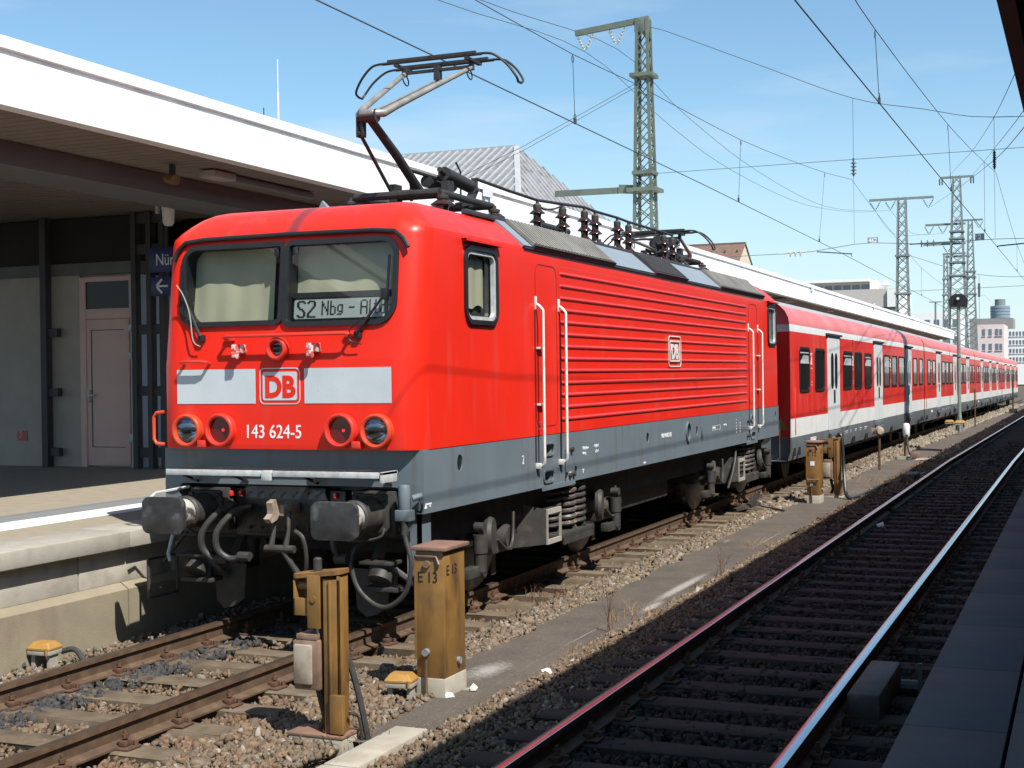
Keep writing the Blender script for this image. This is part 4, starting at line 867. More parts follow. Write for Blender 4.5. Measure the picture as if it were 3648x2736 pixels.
# guards and steps below the beam
for s in (-1,1):
    x=s*.76
    b=B(); b.add([(x-.2,.28,.52),(x+.2,.22,.52),(x+.19,.2,.2),(x+.1,.16,.13),(x-.02,.18,.10),(x-.16,.26,.16)],[(0,1,2,3,4,5)]); b.add([(x-.2,.30,.52),(x+.2,.24,.52),(x+.19,.22,.2),(x+.1,.18,.13),(x-.02,.2,.10),(x-.16,.28,.16)],[(5,4,3,2,1,0)]); b.bar((x,.3,.5),(x,.5,.8),.08); b.build('rail_guard',M['dgrey'],loco)
    x=s*.98
    b=B(); b.box(x-.2,x+.12,-.02,.2,.60,.63,.004); b.box(x-.12,x+.1,.1,.16,.38,.6,.01); b.cyl((x-.02,.02,.46),(x-.02,.06,.52),.11,16); b.box(x-.18,x+.16,.02,.22,.36,.40,.006); b.tube([(x+.1,.1,.55),(x+.2,.12,.48),(x+.22,.2,.42)],.03,8); b.build('foot_step',M['dgrey'],loco)
b=B(); b.prism([(.14,1.05),(.36,1.05),(.36,.55),(.30,.45),(.14,.5)],sd,-.10,-.07); b.prism([(.14,1.05),(.18,1.05),(.18,.48),(.14,.5)],sd,-.2,-.07); b.build('step_bracket',M['grey'],loco)
b=B(); b.tube([(-1.1,.1,1.25),(-1.34,-.1,1.2),(-1.36,-.2,1.14)],.014,6); b.build('side_grip',M['steel'],loco); b=B(); b.tube([(-1.28,.1,.85),(-1.28,.0,.62),(-1.26,0,.55)],.018,6); b.build('side_grip',M['steel'],loco)
b=B(); b.tube([(-1.55,.05,.55),(-1.55,.5,.55),(-1.55,.5,.18),(-1.55,.05,.18)],.02,6,closed=True); b.bar((-1.55,.3,.5),(-1.2,.3,.9),.03); b.build('side_step',M['dgrey'],loco)

# underframe and bogies
b=B(); b.box(-1.15,1.15,.6,14.8,.72,1.05); b.box(-1.1,1.0,6.3,9.0,.45,.75); b.cyl((.8,6.5,.58),(.8,8.2,.58),.16,14); b.cyl((.85,8.4,.6),(.85,9.1,.6),.14,14); b.build('underframe',M['black'],loco)
def bogie(yc):
    b=B()
    for s in (-1,1):
        b.box(s*1.0-.09,s*1.0+.09,yc-2.5,yc+2.5,.56,.80,.02); b.box(s*1.0-.09,s*1.0+.09,yc-.9,yc+.9,.36,.56,.02)
    b.box(-1,1,yc-2.55,yc-2.35,.5,.75); b.box(-1,1,yc+2.35,yc+2.55,.5,.75); b.box(-.95,.95,yc-.6,yc+.6,.4,.8); f=b.build('bogie',M['black'],loco)
    for y in (yc-1.65,yc+1.65):
        b=B()
        for s in (-1,1):
            b.lathe((s*.71,y,.60),[(.2,0),(.52,.01),(.56,.03),(.60,.05),(.62,.10),(.625,.13)] if s<0 else [(.625,-.02),(.62,.0),(.60,.06),(.56,.09),(.52,.11),(.2,.12)],(1,0,0),36)
        b.cyl((-.75,y,.6),(.75,y,.6),.1,14); b.build('wheelset',M['blackgloss'],f)
        for s in (-1,1): b=B(); b.box(s*1.02-.1,s*1.02+.1,y-.2,y+.2,.42,.72,.02); b.cyl((s*1.05,y,.58),(s*1.22,y,.58),.15,20,.13); b.build('axle_box',M['dgrey'],f)
    # coil springs: three in a row each side
    for s in (-1,1):
        for k,(dy,x) in enumerate(((-.30,1.13),(.02,1.2),(.33,1.2))):
            b=B(); P=[]; turns=7.5; N=int(turns*16)
            for i in range(N+1):
                a=2*math.pi*i/16; P.append((s*x+.115*math.cos(a),yc+dy+.115*math.sin(a),.50+.55*i/N))
            b.tube(P,.027,7); b.build('coil_spring',M['dgrey'] if k!=1 else mat('rubbed_spring_steel',(.09,.08,.075),.45,.2,var=.3,col2=(.40,.25,.2),c2=(.58,.62),c2s=18),f)
        b=B(); b.box(s*1.18-.2,s*1.18+.17,yc-.55,yc+.62,.43,.49,.008); b.box(s*1.34-.01,s*1.34+.01,yc-.4,yc+.6,.36,.44); b.bar((s*1.3,yc-.2,.40),(s*1.3,yc+.7,.40),.02); b.build('spring_tray',M['dgrey'],f)
        for y in (yc-2.62,yc+1.57):
            b=B(); b.cyl((s*1.30,y,.36),(s*1.30,y,.56),.062,18); b.cyl((s*1.30,y,.54),(s*1.30,y,.72),.072,18); b.cyl((s*1.25,y,.79),(s*1.35,y,.79),.05,14); b.cyl((s*1.30,y,.70),(s*1.30,y,.80),.02,8); b.cyl((s*1.25,y,.35),(s*1.35,y,.35),.045,12); b.box(s*1.26-.05,s*1.26+.06,y-.32 if s else y,y-.03,.32,.42,.008); b.build('damper',M['dgrey'],f)
        y=yc-2.3
        for yy in (yc-2.25,yc+1.12):
            b=B(); b.lathe((s*1.18,yy,.66),[(.05,0),(.19,.02),(.2,.06),(.18,.10),(.03,.115)],(s,.25,0),24); b.tube(smooth_path([(s*1.28,yy+.1,.62),(s*1.3,yy+.3,.5),(s*1.27,yy+.52,.56),(s*1.25,yy+.6,.85)]),.017,8); b.build('axle_sensor',M['dgrey'],f)
        b=B(); b.add([(s*1.02,yc-1.25,.92),(s*1.36,yc-.95,.80),(s*1.36,yc-.95,.43),(s*1.02,yc-1.2,.40),(s*1.36,yc-.55,.80),(s*1.36,yc-.55,.43),(s*1.02,yc-.55,.43),(s*1.02,yc-.55,.80)],[(0,1,2,3),(2,5,6,3),(1,4,7,0),(0,3,6,7)])
        b.build('sand_box',M['dgrey'],f)
        b=B(); o=[(yc-.96,.425),(yc-.54,.425),(yc-.54,.805),(yc-.96,.805)]; b.ring(o,[(yc-.945,.475),(yc-.55,.475),(yc-.55,.75),(yc-.945,.75)],lambda u,v,t:(s*(1.36+t),u,v),-.02,.008); b.build('sand_box_edge',M['concpale'],f)
        if yc>8: b=B(); b.tube(smooth_path([(s*1.22,yc-.75,.98),(s*1.3,yc-.95,.9),(s*1.3,yc-1.15,.62),(s*1.25,yc-1.3,.34)]),.022,8); b.build('cable_loop',M['hose'],f)
        for y in (yc-1.1,yc+2.2):
            b=B(); b.box(s*.74-.05,s*.74+.05,y-.08,y+.04,.1,.5); b.build('brake_hanger',M['dgrey'],f)
bogie(4.09); bogie(13.05)
# rear coupling gear
b=B()
for s in (-1,1): b.cyl((s*.875,15.28,1.05),(s*.875,15.95,1.05),.12,16); b.cyl((s*.875,15.95,1.05),(s*.875,15.99,1.05),.22,18)
b.tube([(1.32,15.4,1.35),(1.32,15.62,1.33),(1.32,15.62,.6),(1.32,15.4,.58)],.016,8); b.build('rear_buffer_gear',M['dgrey'],loco)

# ------------------------------------------------------------------ coaches
M['coachred']=mat('coach_red_paint',(.66,.02,.012),.4,var=.07,vs_=.9,col2=(.60,.09,.07),c2=(.52,.8),c2s=1.3,c2map=(2,2,.5),coat=.2)
M['coachroofred']=mat('faded_glare_roof_red',(.60,.13,.125),.5,var=.1,vs_=.8,col2=(.50,.22,.22),c2=(.5,.8),c2s=1.0,coat=.1)  # faded paint, made paler to carry the sun glare on the roof curve
M['coachgrey']=mat('coach_roof_grey',(.30,.30,.31),.6,var=.1)
M['coachwhite']=mat('coach_white_band',(.66,.68,.68),.45,var=.05,col2=(.45,.45,.43),c2=(.6,.8),c2s=2,c2map=(2,2,.4))
M['coachsk']=mat('coach_grey_skirt',(.12,.14,.16),.5,var=.1,vs_=2,col2=(.09,.085,.075),c2=(.52,.75),c2s=2,c2map=(2,2,.5))
M['door']=mat('coach_door_pale_grey',(.58,.61,.62),.45,var=.05)
M['tint']=mat('dark_coach_window',(.012,.013,.014),.05,var=.2,coat=.6)
CP=[(1.20,.50),(1.34,.50),(1.395,.70),(1.40,.96),(1.405,1.33),(1.405,2.2),(1.40,3.06),(1.395,3.20),(1.375,3.33),(1.31,3.46),(1.20,3.57),(1.03,3.67),(.8,3.74),(.5,3.79),(0,3.81)]
ZM=[0,0,0,1,2,2,1,3,3,3,4,4,4,4]      # material of each band: skirt, white, red, faded red with painted glare, grey
CL=24.4
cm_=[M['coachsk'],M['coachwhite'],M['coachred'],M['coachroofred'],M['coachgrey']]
b=B(); full=CP+[(-x,z) for x,z in CP[-2::-1]]; mm=ZM+ZM[::-1]; n=len(full)
for y in (.05,.35,CL-.35,CL-.05):
    for x,z in full: b.v.append((x,y,z if not(z<.9 and y<.2) else z+.0))
for k in range(3):
    for i in range(n-1): b.f.append([k*n+i,k*n+i+1,(k+1)*n+i+1,(k+1)*n+i]); b.mi.append(mm[i])
    b.f.append([k*n+n-1,k*n,(k+1)*n,(k+1)*n+n-1]); b.mi.append(0)
coach=empty('passenger_coach',(0,16.25,0),'first red passenger coach coupled behind the locomotive','passenger coach','red coaches of the train')
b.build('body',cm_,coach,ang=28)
V=b.v
for o in (n,3*n):               # banded end walls; the one behind the locomotive is set back between the side walls
    b=B(); b.v=[V[o+i] for i in range(n)]; h=len(CP)
    for i in range(h-1):
        a,c,d,e2=i,i+1,n-1-i,n-2-i
        b.f.append([a,c,e2,d] if c!=e2 else [a,c,d]); b.mi.append({0:0,1:1,2:2,3:3,4:2}[mm[i]] if i>3 else 2 if i>2 else 0)
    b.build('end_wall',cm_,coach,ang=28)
cs=lambda u,v,t:(1.405+t,u,v)
WY=[(1.0,2.05),(2.75,3.85),(6.45,7.75),(8.2,9.35),(9.9,11.1),(13.65,14.9),(15.4,16.55),(17.05,18.45),(20.95,22.05),(22.75,23.85)]
def cwindow(y0,y1,opening):
    W=rrect(y0,y1,1.87,2.74,.09,5)
    f=B(); f.ring(grow(W,.03),grow(W,-.02),cs,-.01,.018); fr=f.build('window',M['rubber'],coach,ang=50)
    p=B(); p.prism(W,cs,-.004,.004); p.build('pane',M['tint'],fr)
    if opening:
        q=B(); q.box(1.40,1.418,y0+.05,y1-.05,2.43,2.455); q.box(1.40,1.415,y0+.06,y1-.06,2.64,2.665)
        q.prism([(y0+.06,2.45),(y1-.06,2.45),(y1-.06,2.60),(y0+.4,2.60)],cs,.005,.0065); q.build('tilting_vent',M['steel'],fr)
WM=[]
for i,(a,c) in enumerate(WY): cwindow(a,c,i in (0,2,4,5,7,9,1) and i!=1)
for dc in (5.10,12.50,19.62):
    for s,(a,c) in ((0,(dc-.80,dc-.008)),(1,(dc+.008,dc+.80))):
        d=B(); d.prism(rrect(a,c,.95,3.09,.02,2),cs,-.01,.012); dd=d.build('door',M['door'],coach)
        wn_=B(); u0,u1=(c-.40,c-.10) if s==0 else (a+.10,a+.40); W=rrect(u0,u1,1.9,2.68,.14,6); wn_.ring(grow(W,.02),grow(W,-.02),cs,.01,.02); wn_.prism(grow(W,-.01),cs,.01,.014); wn_.build('door_window',M['tint'],dd)
        hb=B(); hb.box(1.415,1.435,(c-.07 if s==0 else a+.04),(c-.04 if s==0 else a+.07),1.55,1.85,.004); hb.build('door_handle',M['rubber'],dd)
    g_=B(); g_.prism([(dc-1.0,3.085),(dc+1.0,3.085),(dc+1.0,3.13),(dc-1.0,3.13)],cs,-.01,.05); g_.build('door_gutter',M['dgrey'],coach)
    st=B(); st.box(1.36,1.44,dc-.75,dc+.75,.80,.93,.01); st.box(1.30,1.48,dc-.55,dc+.55,.74,.79,.006); st.build('door_step',M['coachsk'],coach)
tb=B(); tb.box(1.404,1.42,.50,.53,1.0,1.95,.004); tb.build('tail_lamp_bracket',M['redtrim'],coach)
bx=B()
for y in (.45,.95,23.3,23.8): bx.box(1.38,1.408,y-.09,y+.09,.58,.74)
for y in (7.9,10.1,15.2,22.4): bx.box(1.37,1.404,y,y+.35,.50,.66)
bx.build('skirt_opening',M['ink'],coach)
ug=B(); ug.box(-1.1,1.1,2,22.4,.35,.75); ug.build('underframe',M['black'],coach)
for yc in (3.6,20.8):
    bg_=B(); 
    for s in (-1,1):
        bg_.box(s*1.0-.1,s*1.0+.1,yc-1.7,yc+1.7,.35,.62,.02)
        for y in (yc-1.25,yc+1.25): bg_.cyl((s*.70,y,.46),(s*.83,y,.46),.46,24); bg_.cyl((s*1.02,y,.45),(s*1.2,y,.45),.12,12); bg_.cyl((s*1.1,y-.3,.5),(s*1.1,y-.3,.75),.09,10)
    bg_.build('bogie',M['black'],coach)
for y,s,h in ((2.25,'2',.24),(7.88,'2',.24),(15.04,'2',.24)):
    text('class_number',s,h,M['white'],coach,(1.408,y,2.42),(0,1,0),(0,0,1),.8,.003,'LEFT',.008); l_=B(); l_.box(1.405,1.409,y-.02,y+.22,2.33,2.34); l_.box(1.405,1.409,y-.02,y+.22,2.64,2.65); l_.box(1.405,1.408,y+.02,y+.16,1.98,1.99); l_.box(1.405,1.408,y+.02,y+.16,2.04,2.05); l_.build('class_marking',M['white'],coach)
text('running_number','D-DB 50 80 20-33 025-1',.085,M['white'],coach,(1.399,2.2,.80),(0,1,0),(0,0,1),.55)
l_=B()
for y,ww in ((6.6,.5),(7.5,.12),(8.2,.3),(9.0,.3),(9.8,.5)): l_.box(1.401,1.403,y,y+ww,.83,.845); l_.box(1.401,1.403,y,y+ww*.8,.79,.80)
l_.build('skirt_marking',M['white'],coach)
for y in (7.9,15.0,22.3):
    l_=B()
    for k in range(9): l_.box(1.403,1.408,y,y+.16,2.82+k*.03,2.83+k*.03)
    l_.build('route_marking',M['redtrim'],coach)
tr=B(); tr.add([(1.02,.34,1.10),(1.30,.34,1.10),(1.16,.34,1.36)],[(0,1,2)]); tr.build('warning_triangle',M['yellow'],coach)
gw=B(); gw.box(-.6,.6,-.3,.06,1.0,3.3,.05); gw.build('gangway_bellows',M['rubber'],coach)
soot=B()
labs=['second red passenger coach, behind the first one, passed by the black-headed signal post','third red passenger coach, between the second coach and the last one','last red passenger coach at the far end of the train']
for k in range(3):
    c=copy_tree(coach); y=16.25+24.5*(k+1); c.location=(0,y,gz(y)-.25*(k>0)*.0); c.rotation_euler=(math.atan2(gz(y+24)-gz(y),24),0,0); c['label']=labs[k]
coach.rotation_euler=(math.atan2(gz(40)-gz(16),24),0,0)

# ------------------------------------------------------------------ posts between the tracks
def letters(p,s,h,y,z,x): return text('lettering',s,h,M['ink'],p,(x,y,z),(1,0,0),(0,0,1),.85)
def pillar(x,y,label,num,front_only=False):
    p=empty('cable_pillar',(x,y,-.22),label,'cable pillar','ochre cable pillars')
    b=B(); b.box(-.125,.125,-.2,.2,-.1,.16,.008); b.build('concrete_foot',M['conc'],p)
    b=B(); b.box(-.12,.12,-.195,.195,.16,1.14,.006); b.box(-.13,-.115,-.2,.2,.3,1.1); bd=b.build('casing',M['ochre'],p)
    b=B(); b.box(-.15,.15,-.225,.225,1.145,1.175,.004); b.build('cap',M['rustcap'],p)
    b=B(); b.tube([(-.11,-.20,1.10),(.06,-.2,1.10),(.09,-.215,1.04)],.012,6); b.cyl((-.02,-.19,1.04),(-.02,-.215,1.04),.028,12); b.build('lock',M['rustcap'],p)
    for (a,c) in (((-.03,-.19,.36),(-.03,-.235,.36)),((.115,.05,.26),(.145,.05,.26))):
        b=B(); b.cyl(a,c,.028,14); b.build('bolt',M['zinc'],p)
    b=B(); b.tube([(-.03,-.215,.30),(-.03,-.22,.2),(-.025,-.22,.0)],.013,6); b.build('earth_wire',M['rust'],p)
    t_=text('lettering',num,.085,M['ink'],bd,(-.105,-.1965,.90),(1,0,0),(0,0,1),.85); text('lettering',num,.08,M['ink'],bd,(.1215,-.15,.95),(0,1,0),(0,0,1),1.0)
    return p
pillar(2.075,-1.05,'ochre rusty cable pillar marked E 13, on a pale concrete foot','E 13')
p=pillar(2.04,15.35,'ochre rusty cable pillar marked E 12 with a small white sticker','E 12')
b=B(); b.box(-.05,.03,-.2,-.197,.72,.80); b.build('sticker',M['white'],p)
b=B(); b.tube([(-.1,-.21,.48),(-.1,-.23,.46),(.1,-.23,.46),(.1,-.21,.48)],.012,6); b.build('grip',M['rustcap'],p)
def hookup(x,y,label,cable=None):
    p=empty('hookup_stand',(x,y,-.25),label,'hookup stand','ochre hookup stands')
    b=B(); b.box(-.28,.14,-.12,.12,-.05,.09,.008); b.build('concrete_foot',M['conc'],p)
    b=B(); b.box(-.29,.145,-.125,.125,.09,.11,.003); b.build('base_plate',M['rustcap'],p)
    b=B(); b.box(-.03,.10,-.075,-.055,.11,1.155,.003); b.box(-.03,-.015,-.075,.06,.11,1.16,.003); b.box(.085,.10,-.075,.06,.11,1.18,.003); b.box(.03,.045,-.09,-.07,.11,1.15,.003)
    b.box(.04,.14,-.11,-.07,.12,.38,.004); b.build('channel_post',M['ochre'],p)
    b=B(); b.prism(rrect(-.26,.115,-.09,.09,.05,4),lambda u,v,t:(u,v,1.15+.11*(u+.26)+t),0,.03); b.box(-.13,-.03,-.10,-.085,.82,1.18,.004); b.box(-.25,-.13,-.08,-.06,.90,1.02,.004); b.box(-.25,-.235,-.08,.08,.90,1.14,.004); b.cyl((-.08,-.11,1.02),(-.08,-.09,1.02),.022,10)
    b.cyl((-.24,-.02,1.1),(-.12,-.02,1.1),.03,10); b.build('socket_bracket',M['ochre'],p)
    b=B(); b.tube([(-.10,0,.80),(-.10,0,1.28),(-.1,0,1.29)],[.03,.03,.02],12); b.tube([(-.10,0,.76),(-.10,0,.93)],[.06,.028],12); b.build('conduit',M['hose'],p)
    b=B(); b.box(-.24,-.04,-.10,.10,.40,.74,.012); b.box(-.22,-.06,-.10,.08,.74,.78,.006); b.box(-.28,-.24,-.04,.10,.42,.72,.004); bx_=b.build('switch_box',M['rustbox'],p)
    b=B(); b.box(-.23,-.09,-.125,-.098,.44,.71,.01); b.build('box_lid',M['boxgrey'],bx_)
    b=B(); b.tube([(-.1,.0,.40),(-.06,.02,.2),(-.1,.02,.1)],.03,8); b.build('cable_duct',M['rubber'],p)
    if not cable:
        b=B(); b.tube(smooth_path([(.06,.1,.62),(.12,.1,.45),(.18,.1,.22),(.22,.1,.02),(.22,.1,-.05)]),.022,8); b.tube(smooth_path([(.13,.0,.24),(.17,.06,.2),(.19,.08,.0)]),.012,6); b.build('flexible_pipe',M['hose'],p)
    return p
hookup(2.0,-2.62,'ochre rusty hookup stand with a pinkish switch box, in front of the locomotive buffer')
p=hookup(2.22,16.6,'ochre rusty hookup stand with a long black cable, beside the pillar marked E 12',True)
b=B(); b.tube(smooth_path([(.02,.02,1.2),(.08,.0,1.27),(.13,-.02,1.15),(.17,-.1,.6),(.24,-.35,.18),(.34,-.5,.07),(.42,-.1,.06),(.48,1.4,.06),(.55,3.0,.07),(.85,5.0,.06),(1.0,6.6,.06)],8),.035,8); b.build('black_cable',M['rubber'],p)
def cablebox(x,y,label,s=1,rz=0,legs=True):
    p=empty('cable_box',(x,y,-.22),label,'cable box','yellow cable boxes',rz)
    b=B(); b.box(-.12*s,.12*s,-.1*s,.1*s,.12*s,.17*s,.008*s); b.box(-.1*s,-.06*s,-.06,.06,0,.12*s); b.box(.07*s,.1*s,-.06,.06,-.03,.12*s); b.build('base',M['concpale'],p)
    lo=rrect(-.125*s,.125*s,-.105*s,.105*s,.02*s,3); hi=rrect(-.085*s,.085*s,-.065*s,.065*s,.015*s,3); n=len(lo)
    b=B(); b.add([(u,v,.17*s) for u,v in lo]+[(u,v,.185*s) for u,v in lo]+[(u,v,.235*s) for u,v in hi],[(i,(i+1)%n,n+(i+1)%n,n+i) for i in range(n)]+[(n+i,n+(i+1)%n,2*n+(i+1)%n,2*n+i) for i in range(n)]+[tuple(range(2*n,3*n)),tuple(range(n-1,-1,-1))])
    b.cyl((.1*s,-.11*s,.13*s),(.1*s,-.11*s,.19*s),.012*s,6); b.build('lid',M['yellow'],p,ang=25); return p
cablebox(1.88,-1.36,'small yellow cable box on the ballast at the foot of the pillar marked E 13',.9,R(8))
p=cablebox(-1.63,-1.30,'small yellow cable box against the tan platform wall, with a bent grey pipe',.95,R(4))
b=B(); b.tube(smooth_path([(.1,.1,.12),(.22,.12,.14),(.32,.1,.05),(.36,.02,.0)]),.025,8); b.tube([(-.12,-.1,.03),(-.5,-.5,.0)],.025,8); b.build('cable_pipe',M['hose'],p)
# litter / small things
p=empty('disc_post',(2.03,24.2,-.22),'thin rusty post with a small round disc on top','post')
b=B(); b.cyl((0,0,0),(0,0,.95),.03,10); b.build('pole',M['rust'],p)
b=B(); b.lathe((0,-.02,.98),[(.02,0),(.12,.0),(.12,.02),(.09,.10),(.02,.12)],(.5,-.8,.1),18); b.box(-.2,-.02,.0,.06,.9,1.05,.01); b.build('disc',M['boxgrey'],p)
p=empty('hose_post',(2.08,29.2,-.25),'short post with a pale cap and a grey hose hanging down','post')
b=B(); b.box(-.22,.18,-.2,.2,0,.1); b.build('concrete_foot',M['conc'],p)
b=B(); b.cyl((0,0,.1),(0,0,.85),.06,12); b.build('pole',M['rustcap'],p)
b=B(); b.lathe((.02,-.03,.62),[(.06,0),(.09,.05),(.1,.3),(.08,.38),(.02,.4)],n=16); b.build('cap',M['white'],p)
b=B(); b.tube(smooth_path([(.04,-.1,.7),(.05,-.13,.5),(.12,-.2,.25),(.2,-.35,.08),(.1,-.5,.0)]),.04,8); b.build('hose',M['hose'],p)
b=B(); b.box(.2,.38,-.1,.1,0,.2,.02); b.build('side_box',M['rustcap'],p)
o=B(); o.add([(0,0,0),(.5,.9,.0),(.42,1.0,.02),(.05,.25,.05)],[(0,1,2,3)]); o=o.build('scrap_board',M['boxgrey'],loc=(2.4,28.3,-.22)); tag(o,'pale scrap of board lying beside the hose post','scrap board')
# dwarf signal
p=empty('signal_post',(1.80,50.5,-.42),'tall thin signal post with a black rounded head, in front of the coaches','signal')
b=B(); b.cyl((0,0,0),(0,0,5.35),.075,12); b.bar((.12,0,.05),(.03,0,.9),.07); b.bar((-.12,0,.05),(-.03,0,.9),.07); b.build('pole',M['signalpole'],p)
b=B(); b.prism([(-.36,5.3),(.36,5.3),(.38,5.62),(.26,5.80),(.12,5.86),(-.12,5.86),(-.26,5.80),(-.38,5.62)],lambda u,v,t:(u,t,v),-.12,.12); b.cyl((0,-.2,5.66),(0,.0,5.66),.1,14,.09); h=b.build('signal_head',M['signalblack'],p)
b=B(); b.cyl((0,-.205,5.66),(0,-.19,5.66),.055,12); b.build('lamp',M['white'],h)
b=B(); b.bar((-.3,0,5.26),(.35,0,5.26),.05); b.cyl((0,0,3.2),(0,0,3.25),.11,12); b.build('head_bracket',M['signalpole'],p)
cablebox(2.05,47.6,'bigger yellow cable box in front of the foot of the signal post',1.75); cablebox(1.45,49.8,'smaller yellow cable box behind the foot of the signal post, by the coaches',1.5)
p=empty('marker_post',(2.0,56.5,-.42),'thin rusty marker post just beyond the signal post','post')
b=B(); b.cyl((0,0,0),(0,0,1.75),.035,8); b.build('pole',M['rust'],p); b=B(); b.box(-.07,.07,-.02,.02,1.6,1.85,.01); b.build('plate',M['rustcap'],p)
p=empty('marker_post',(2.3,86,-.7),'small dark post beside the last coach','post')
b=B(); b.cyl((0,0,0),(0,0,2.2),.05,8); b.build('pole',M['dgrey'],p); b=B(); b.box(-.25,.25,-.2,.2,0,.3); b.build('foot',M['dgrey'],p)
# magnet box in the shade
p=empty('track_magnet',(5.30,-.25,-.22),'dark grey box beside the polished rail in the shade','track box')
b=B(); b.box(-.115,.115,-.7,.5,.0,.22,.02); b.build('cover',M['dgrey'],p); b=B(); b.cyl((.15,.2,.1),(.3,.2,.1),.05,10); b.bar((.3,.1,0),(.3,.1,.3),.03); b.build('connector',M['hose'],p)
p=empty('track_magnet',(3.2,20.5,-.24),'dark box at the shadow edge, beyond the black cable','track box')
b=B(); b.box(-.18,.14,-.35,.5,.0,.24,.03); b.build('cover',M['dgrey'],p)
# rail brake shoe by the train
p=empty('brake_shoe',(1.25,13.3,-.2),'rusty brake shoe lying by the rail near the pillar marked E 12','brake shoe')
b=B(); b.bar((-.2,-.3,.05),(.1,.3,.12),.12,.05); b.bar((.0,.0,.1),(.1,.25,.28),.08); b.tube(smooth_path([(.1,.25,.1),(.3,.3,.05),(.6,.1,.02)]),.02,6); b.build('shoe_body',M['dgrey'],p)
# litter
def litter(x,y,z,s,label,seed):
    r_=random.Random(seed); bm=bmesh.new(); bmesh.ops.create_icosphere(bm,subdivisions=1,radius=s)
    for v in bm.verts: v.co=Vector((v.co.x*r_.uniform(.5,1.3),v.co.y*r_.uniform(.5,1.2),max(v.co.z,-.3*s)*r_.uniform(.5,1.2)))
    me=bpy.data.meshes.new('paper_scrap'); bm.to_mesh(me); bm.free(); me.materials.append(M['paper']); o=bpy.data.objects.new('paper_scrap',me); COL.objects.link(o); o.location=(x,y,z); tag(o,label,'litter')
litter(2.60,-.12,-.20,.055,'crumpled white paper on the gravel edge beside the asphalt walkway',1)
litter(3.0,-.6,-.21,.028,'tiny white scrap at the shadow edge',2); litter(2.3,-.95,-.19,.04,'white paper scrap on the asphalt beside the pillar marked E 13',3)
litter(2.22,-1.22,-.19,.04,'flattened white scrap at the foot of the pillar marked E 13',4)
o=B(); o.lathe((0,0,0),[(.03,0),(.045,.1),(.05,.105)],(1,.4,.2),14); o=o.build('paper_cup',M['paper'],loc=(3.72,11.3,-.17)); tag(o,'small pale cup lying between the rails of the empty track','litter')
# dry weeds
def weed(x,y,h,seed,label,m=M['twig'],k=5,spread=.15):
    r_=random.Random(seed); b=B()
    for i in range(k):
        a=r_.uniform(0,6.28); d=r_.uniform(0,spread); hh=h*r_.uniform(.55,1); x0,y0=r_.uniform(-.05,.05)*k/5,r_.uniform(-.05,.05)*k/5
        top=(x0+d*math.cos(a),y0+d*math.sin(a),hh); b.tube([(x0,y0,0),(x0+.3*d*math.cos(a),y0+.3*d*math.sin(a),hh*.5),top],[.004,.003,.0015],4)
        for q in range(3):
            t=r_.uniform(.4,.95); aa=r_.uniform(0,6.28); l=h*.13; b.tube([(top[0]*t,top[1]*t,hh*t),(top[0]*t+l*math.cos(aa),top[1]*t+l*math.sin(aa),hh*t+l*.8)],[.002,.001],3)
    o=b.build('dry_weed',m,loc=(x,y,-.23)); tag(o,label,'weed','dry weeds along the walkway')
weed(2.52,1.75,.62,1,'tallest thin dry weed at the walkway edge'); weed(2.62,5.6,.45,2,'thin dry weed at the walkway edge beyond the tallest one')
weed(2.78,.55,.17,3,'low tuft of straw-coloured dry grass beside the crumpled paper',M['straw'],26,.12); weed(2.72,2.6,.16,4,'low reddish dry tuft just behind the tallest weed',M['straw'],40,.16)
weed(2.8,19.3,.28,5,'broad straw-coloured dry tuft near the dark box at the shadow edge',M['straw'],70,.35); weed(2.19,-2.55,.14,6,'dry brown tuft at the foot of the hookup stand without a black cable',M['twig'],22,.12); weed(1.33,3.35,.22,7,'dry bush growing by the rail beside the coil springs',M['twig'],26,.14)
weed(2.7,8.5,.15,8,'wide low dry tuft on the gravel between the thin weeds and the dark box',M['straw'],45,.3)

# ------------------------------------------------------------------ catenary masts
def tower(b,x,y,z0,z1,w0,w1,step,leg=.09,br=.045):
    c=lambda z,i:(x+(-1,1,1,-1)[i]*W(z)/2, y+(-1,-1,1,1)[i]*W(z)/2, z)
    W=lambda z:w0+(w1-w0)*(z-z0)/(z1-z0)
    for i in range(4):
        b.bar(c(z0,i),c(z1,i),leg)
    z=z0; k=0
    while z<z1-step*.5:
        zz=min(z+step,z1)
        for i in range(4):
            j=(i+1)%4
            b.bar(c(z,i),c(zz,j),br); b.bar(c(z,j),c(zz,i),br)
        z=zz; k+=1
def vins(parent,x,y,z,w,h,m,k=4,r=.07,dz=0):
    """V-string of disc insulators below a crossarm"""
    for s in (-1,1):
        b=B(); a=Vector((x+s*w/2,y,z)); e=Vector((x,y,z-h)); b.tube([a,e],.018,6); d=(e-a).normalized(); L_=(e-a).length
        for q in range(k): p=a+d*L_*(.25+.5*q/(k-1)); b.lathe(p,[(.02,-.03),(r,0),(r*.9,.015),(.03,.04)],d,12)
        b.build('insulator_string',m,parent)
def collar(b,x,y,z,w,h=.12): b.box(x-w/2,x+w/2,y-w/2,y+w/2,z-h/2,z+h/2)
m1=empty('catenary_mast',(-6.75,33.5,.8),'grey-green lattice catenary mast rising behind the locomotive, with a crossarm to one side','catenary mast','lattice catenary masts')
b=B(); tower(b,0,0,0,13.25,.84,.34,.5,.09,.03); b.build('tower',M['mast'],m1)
b=B(); b.bar((-2.4,0,13.02),(.2,0,13.24),.16,.18); b.box(-.25,.2,-.2,.2,12.8,13.27,.01); b.build('crossarm',M['mast'],m1)
for zz,ww in ((11.36,.78),(7.55,1.0),(8.12,.7)): b=B(); collar(b,0,0,zz,ww,.12); b.build('collar',M['mast'],m1)
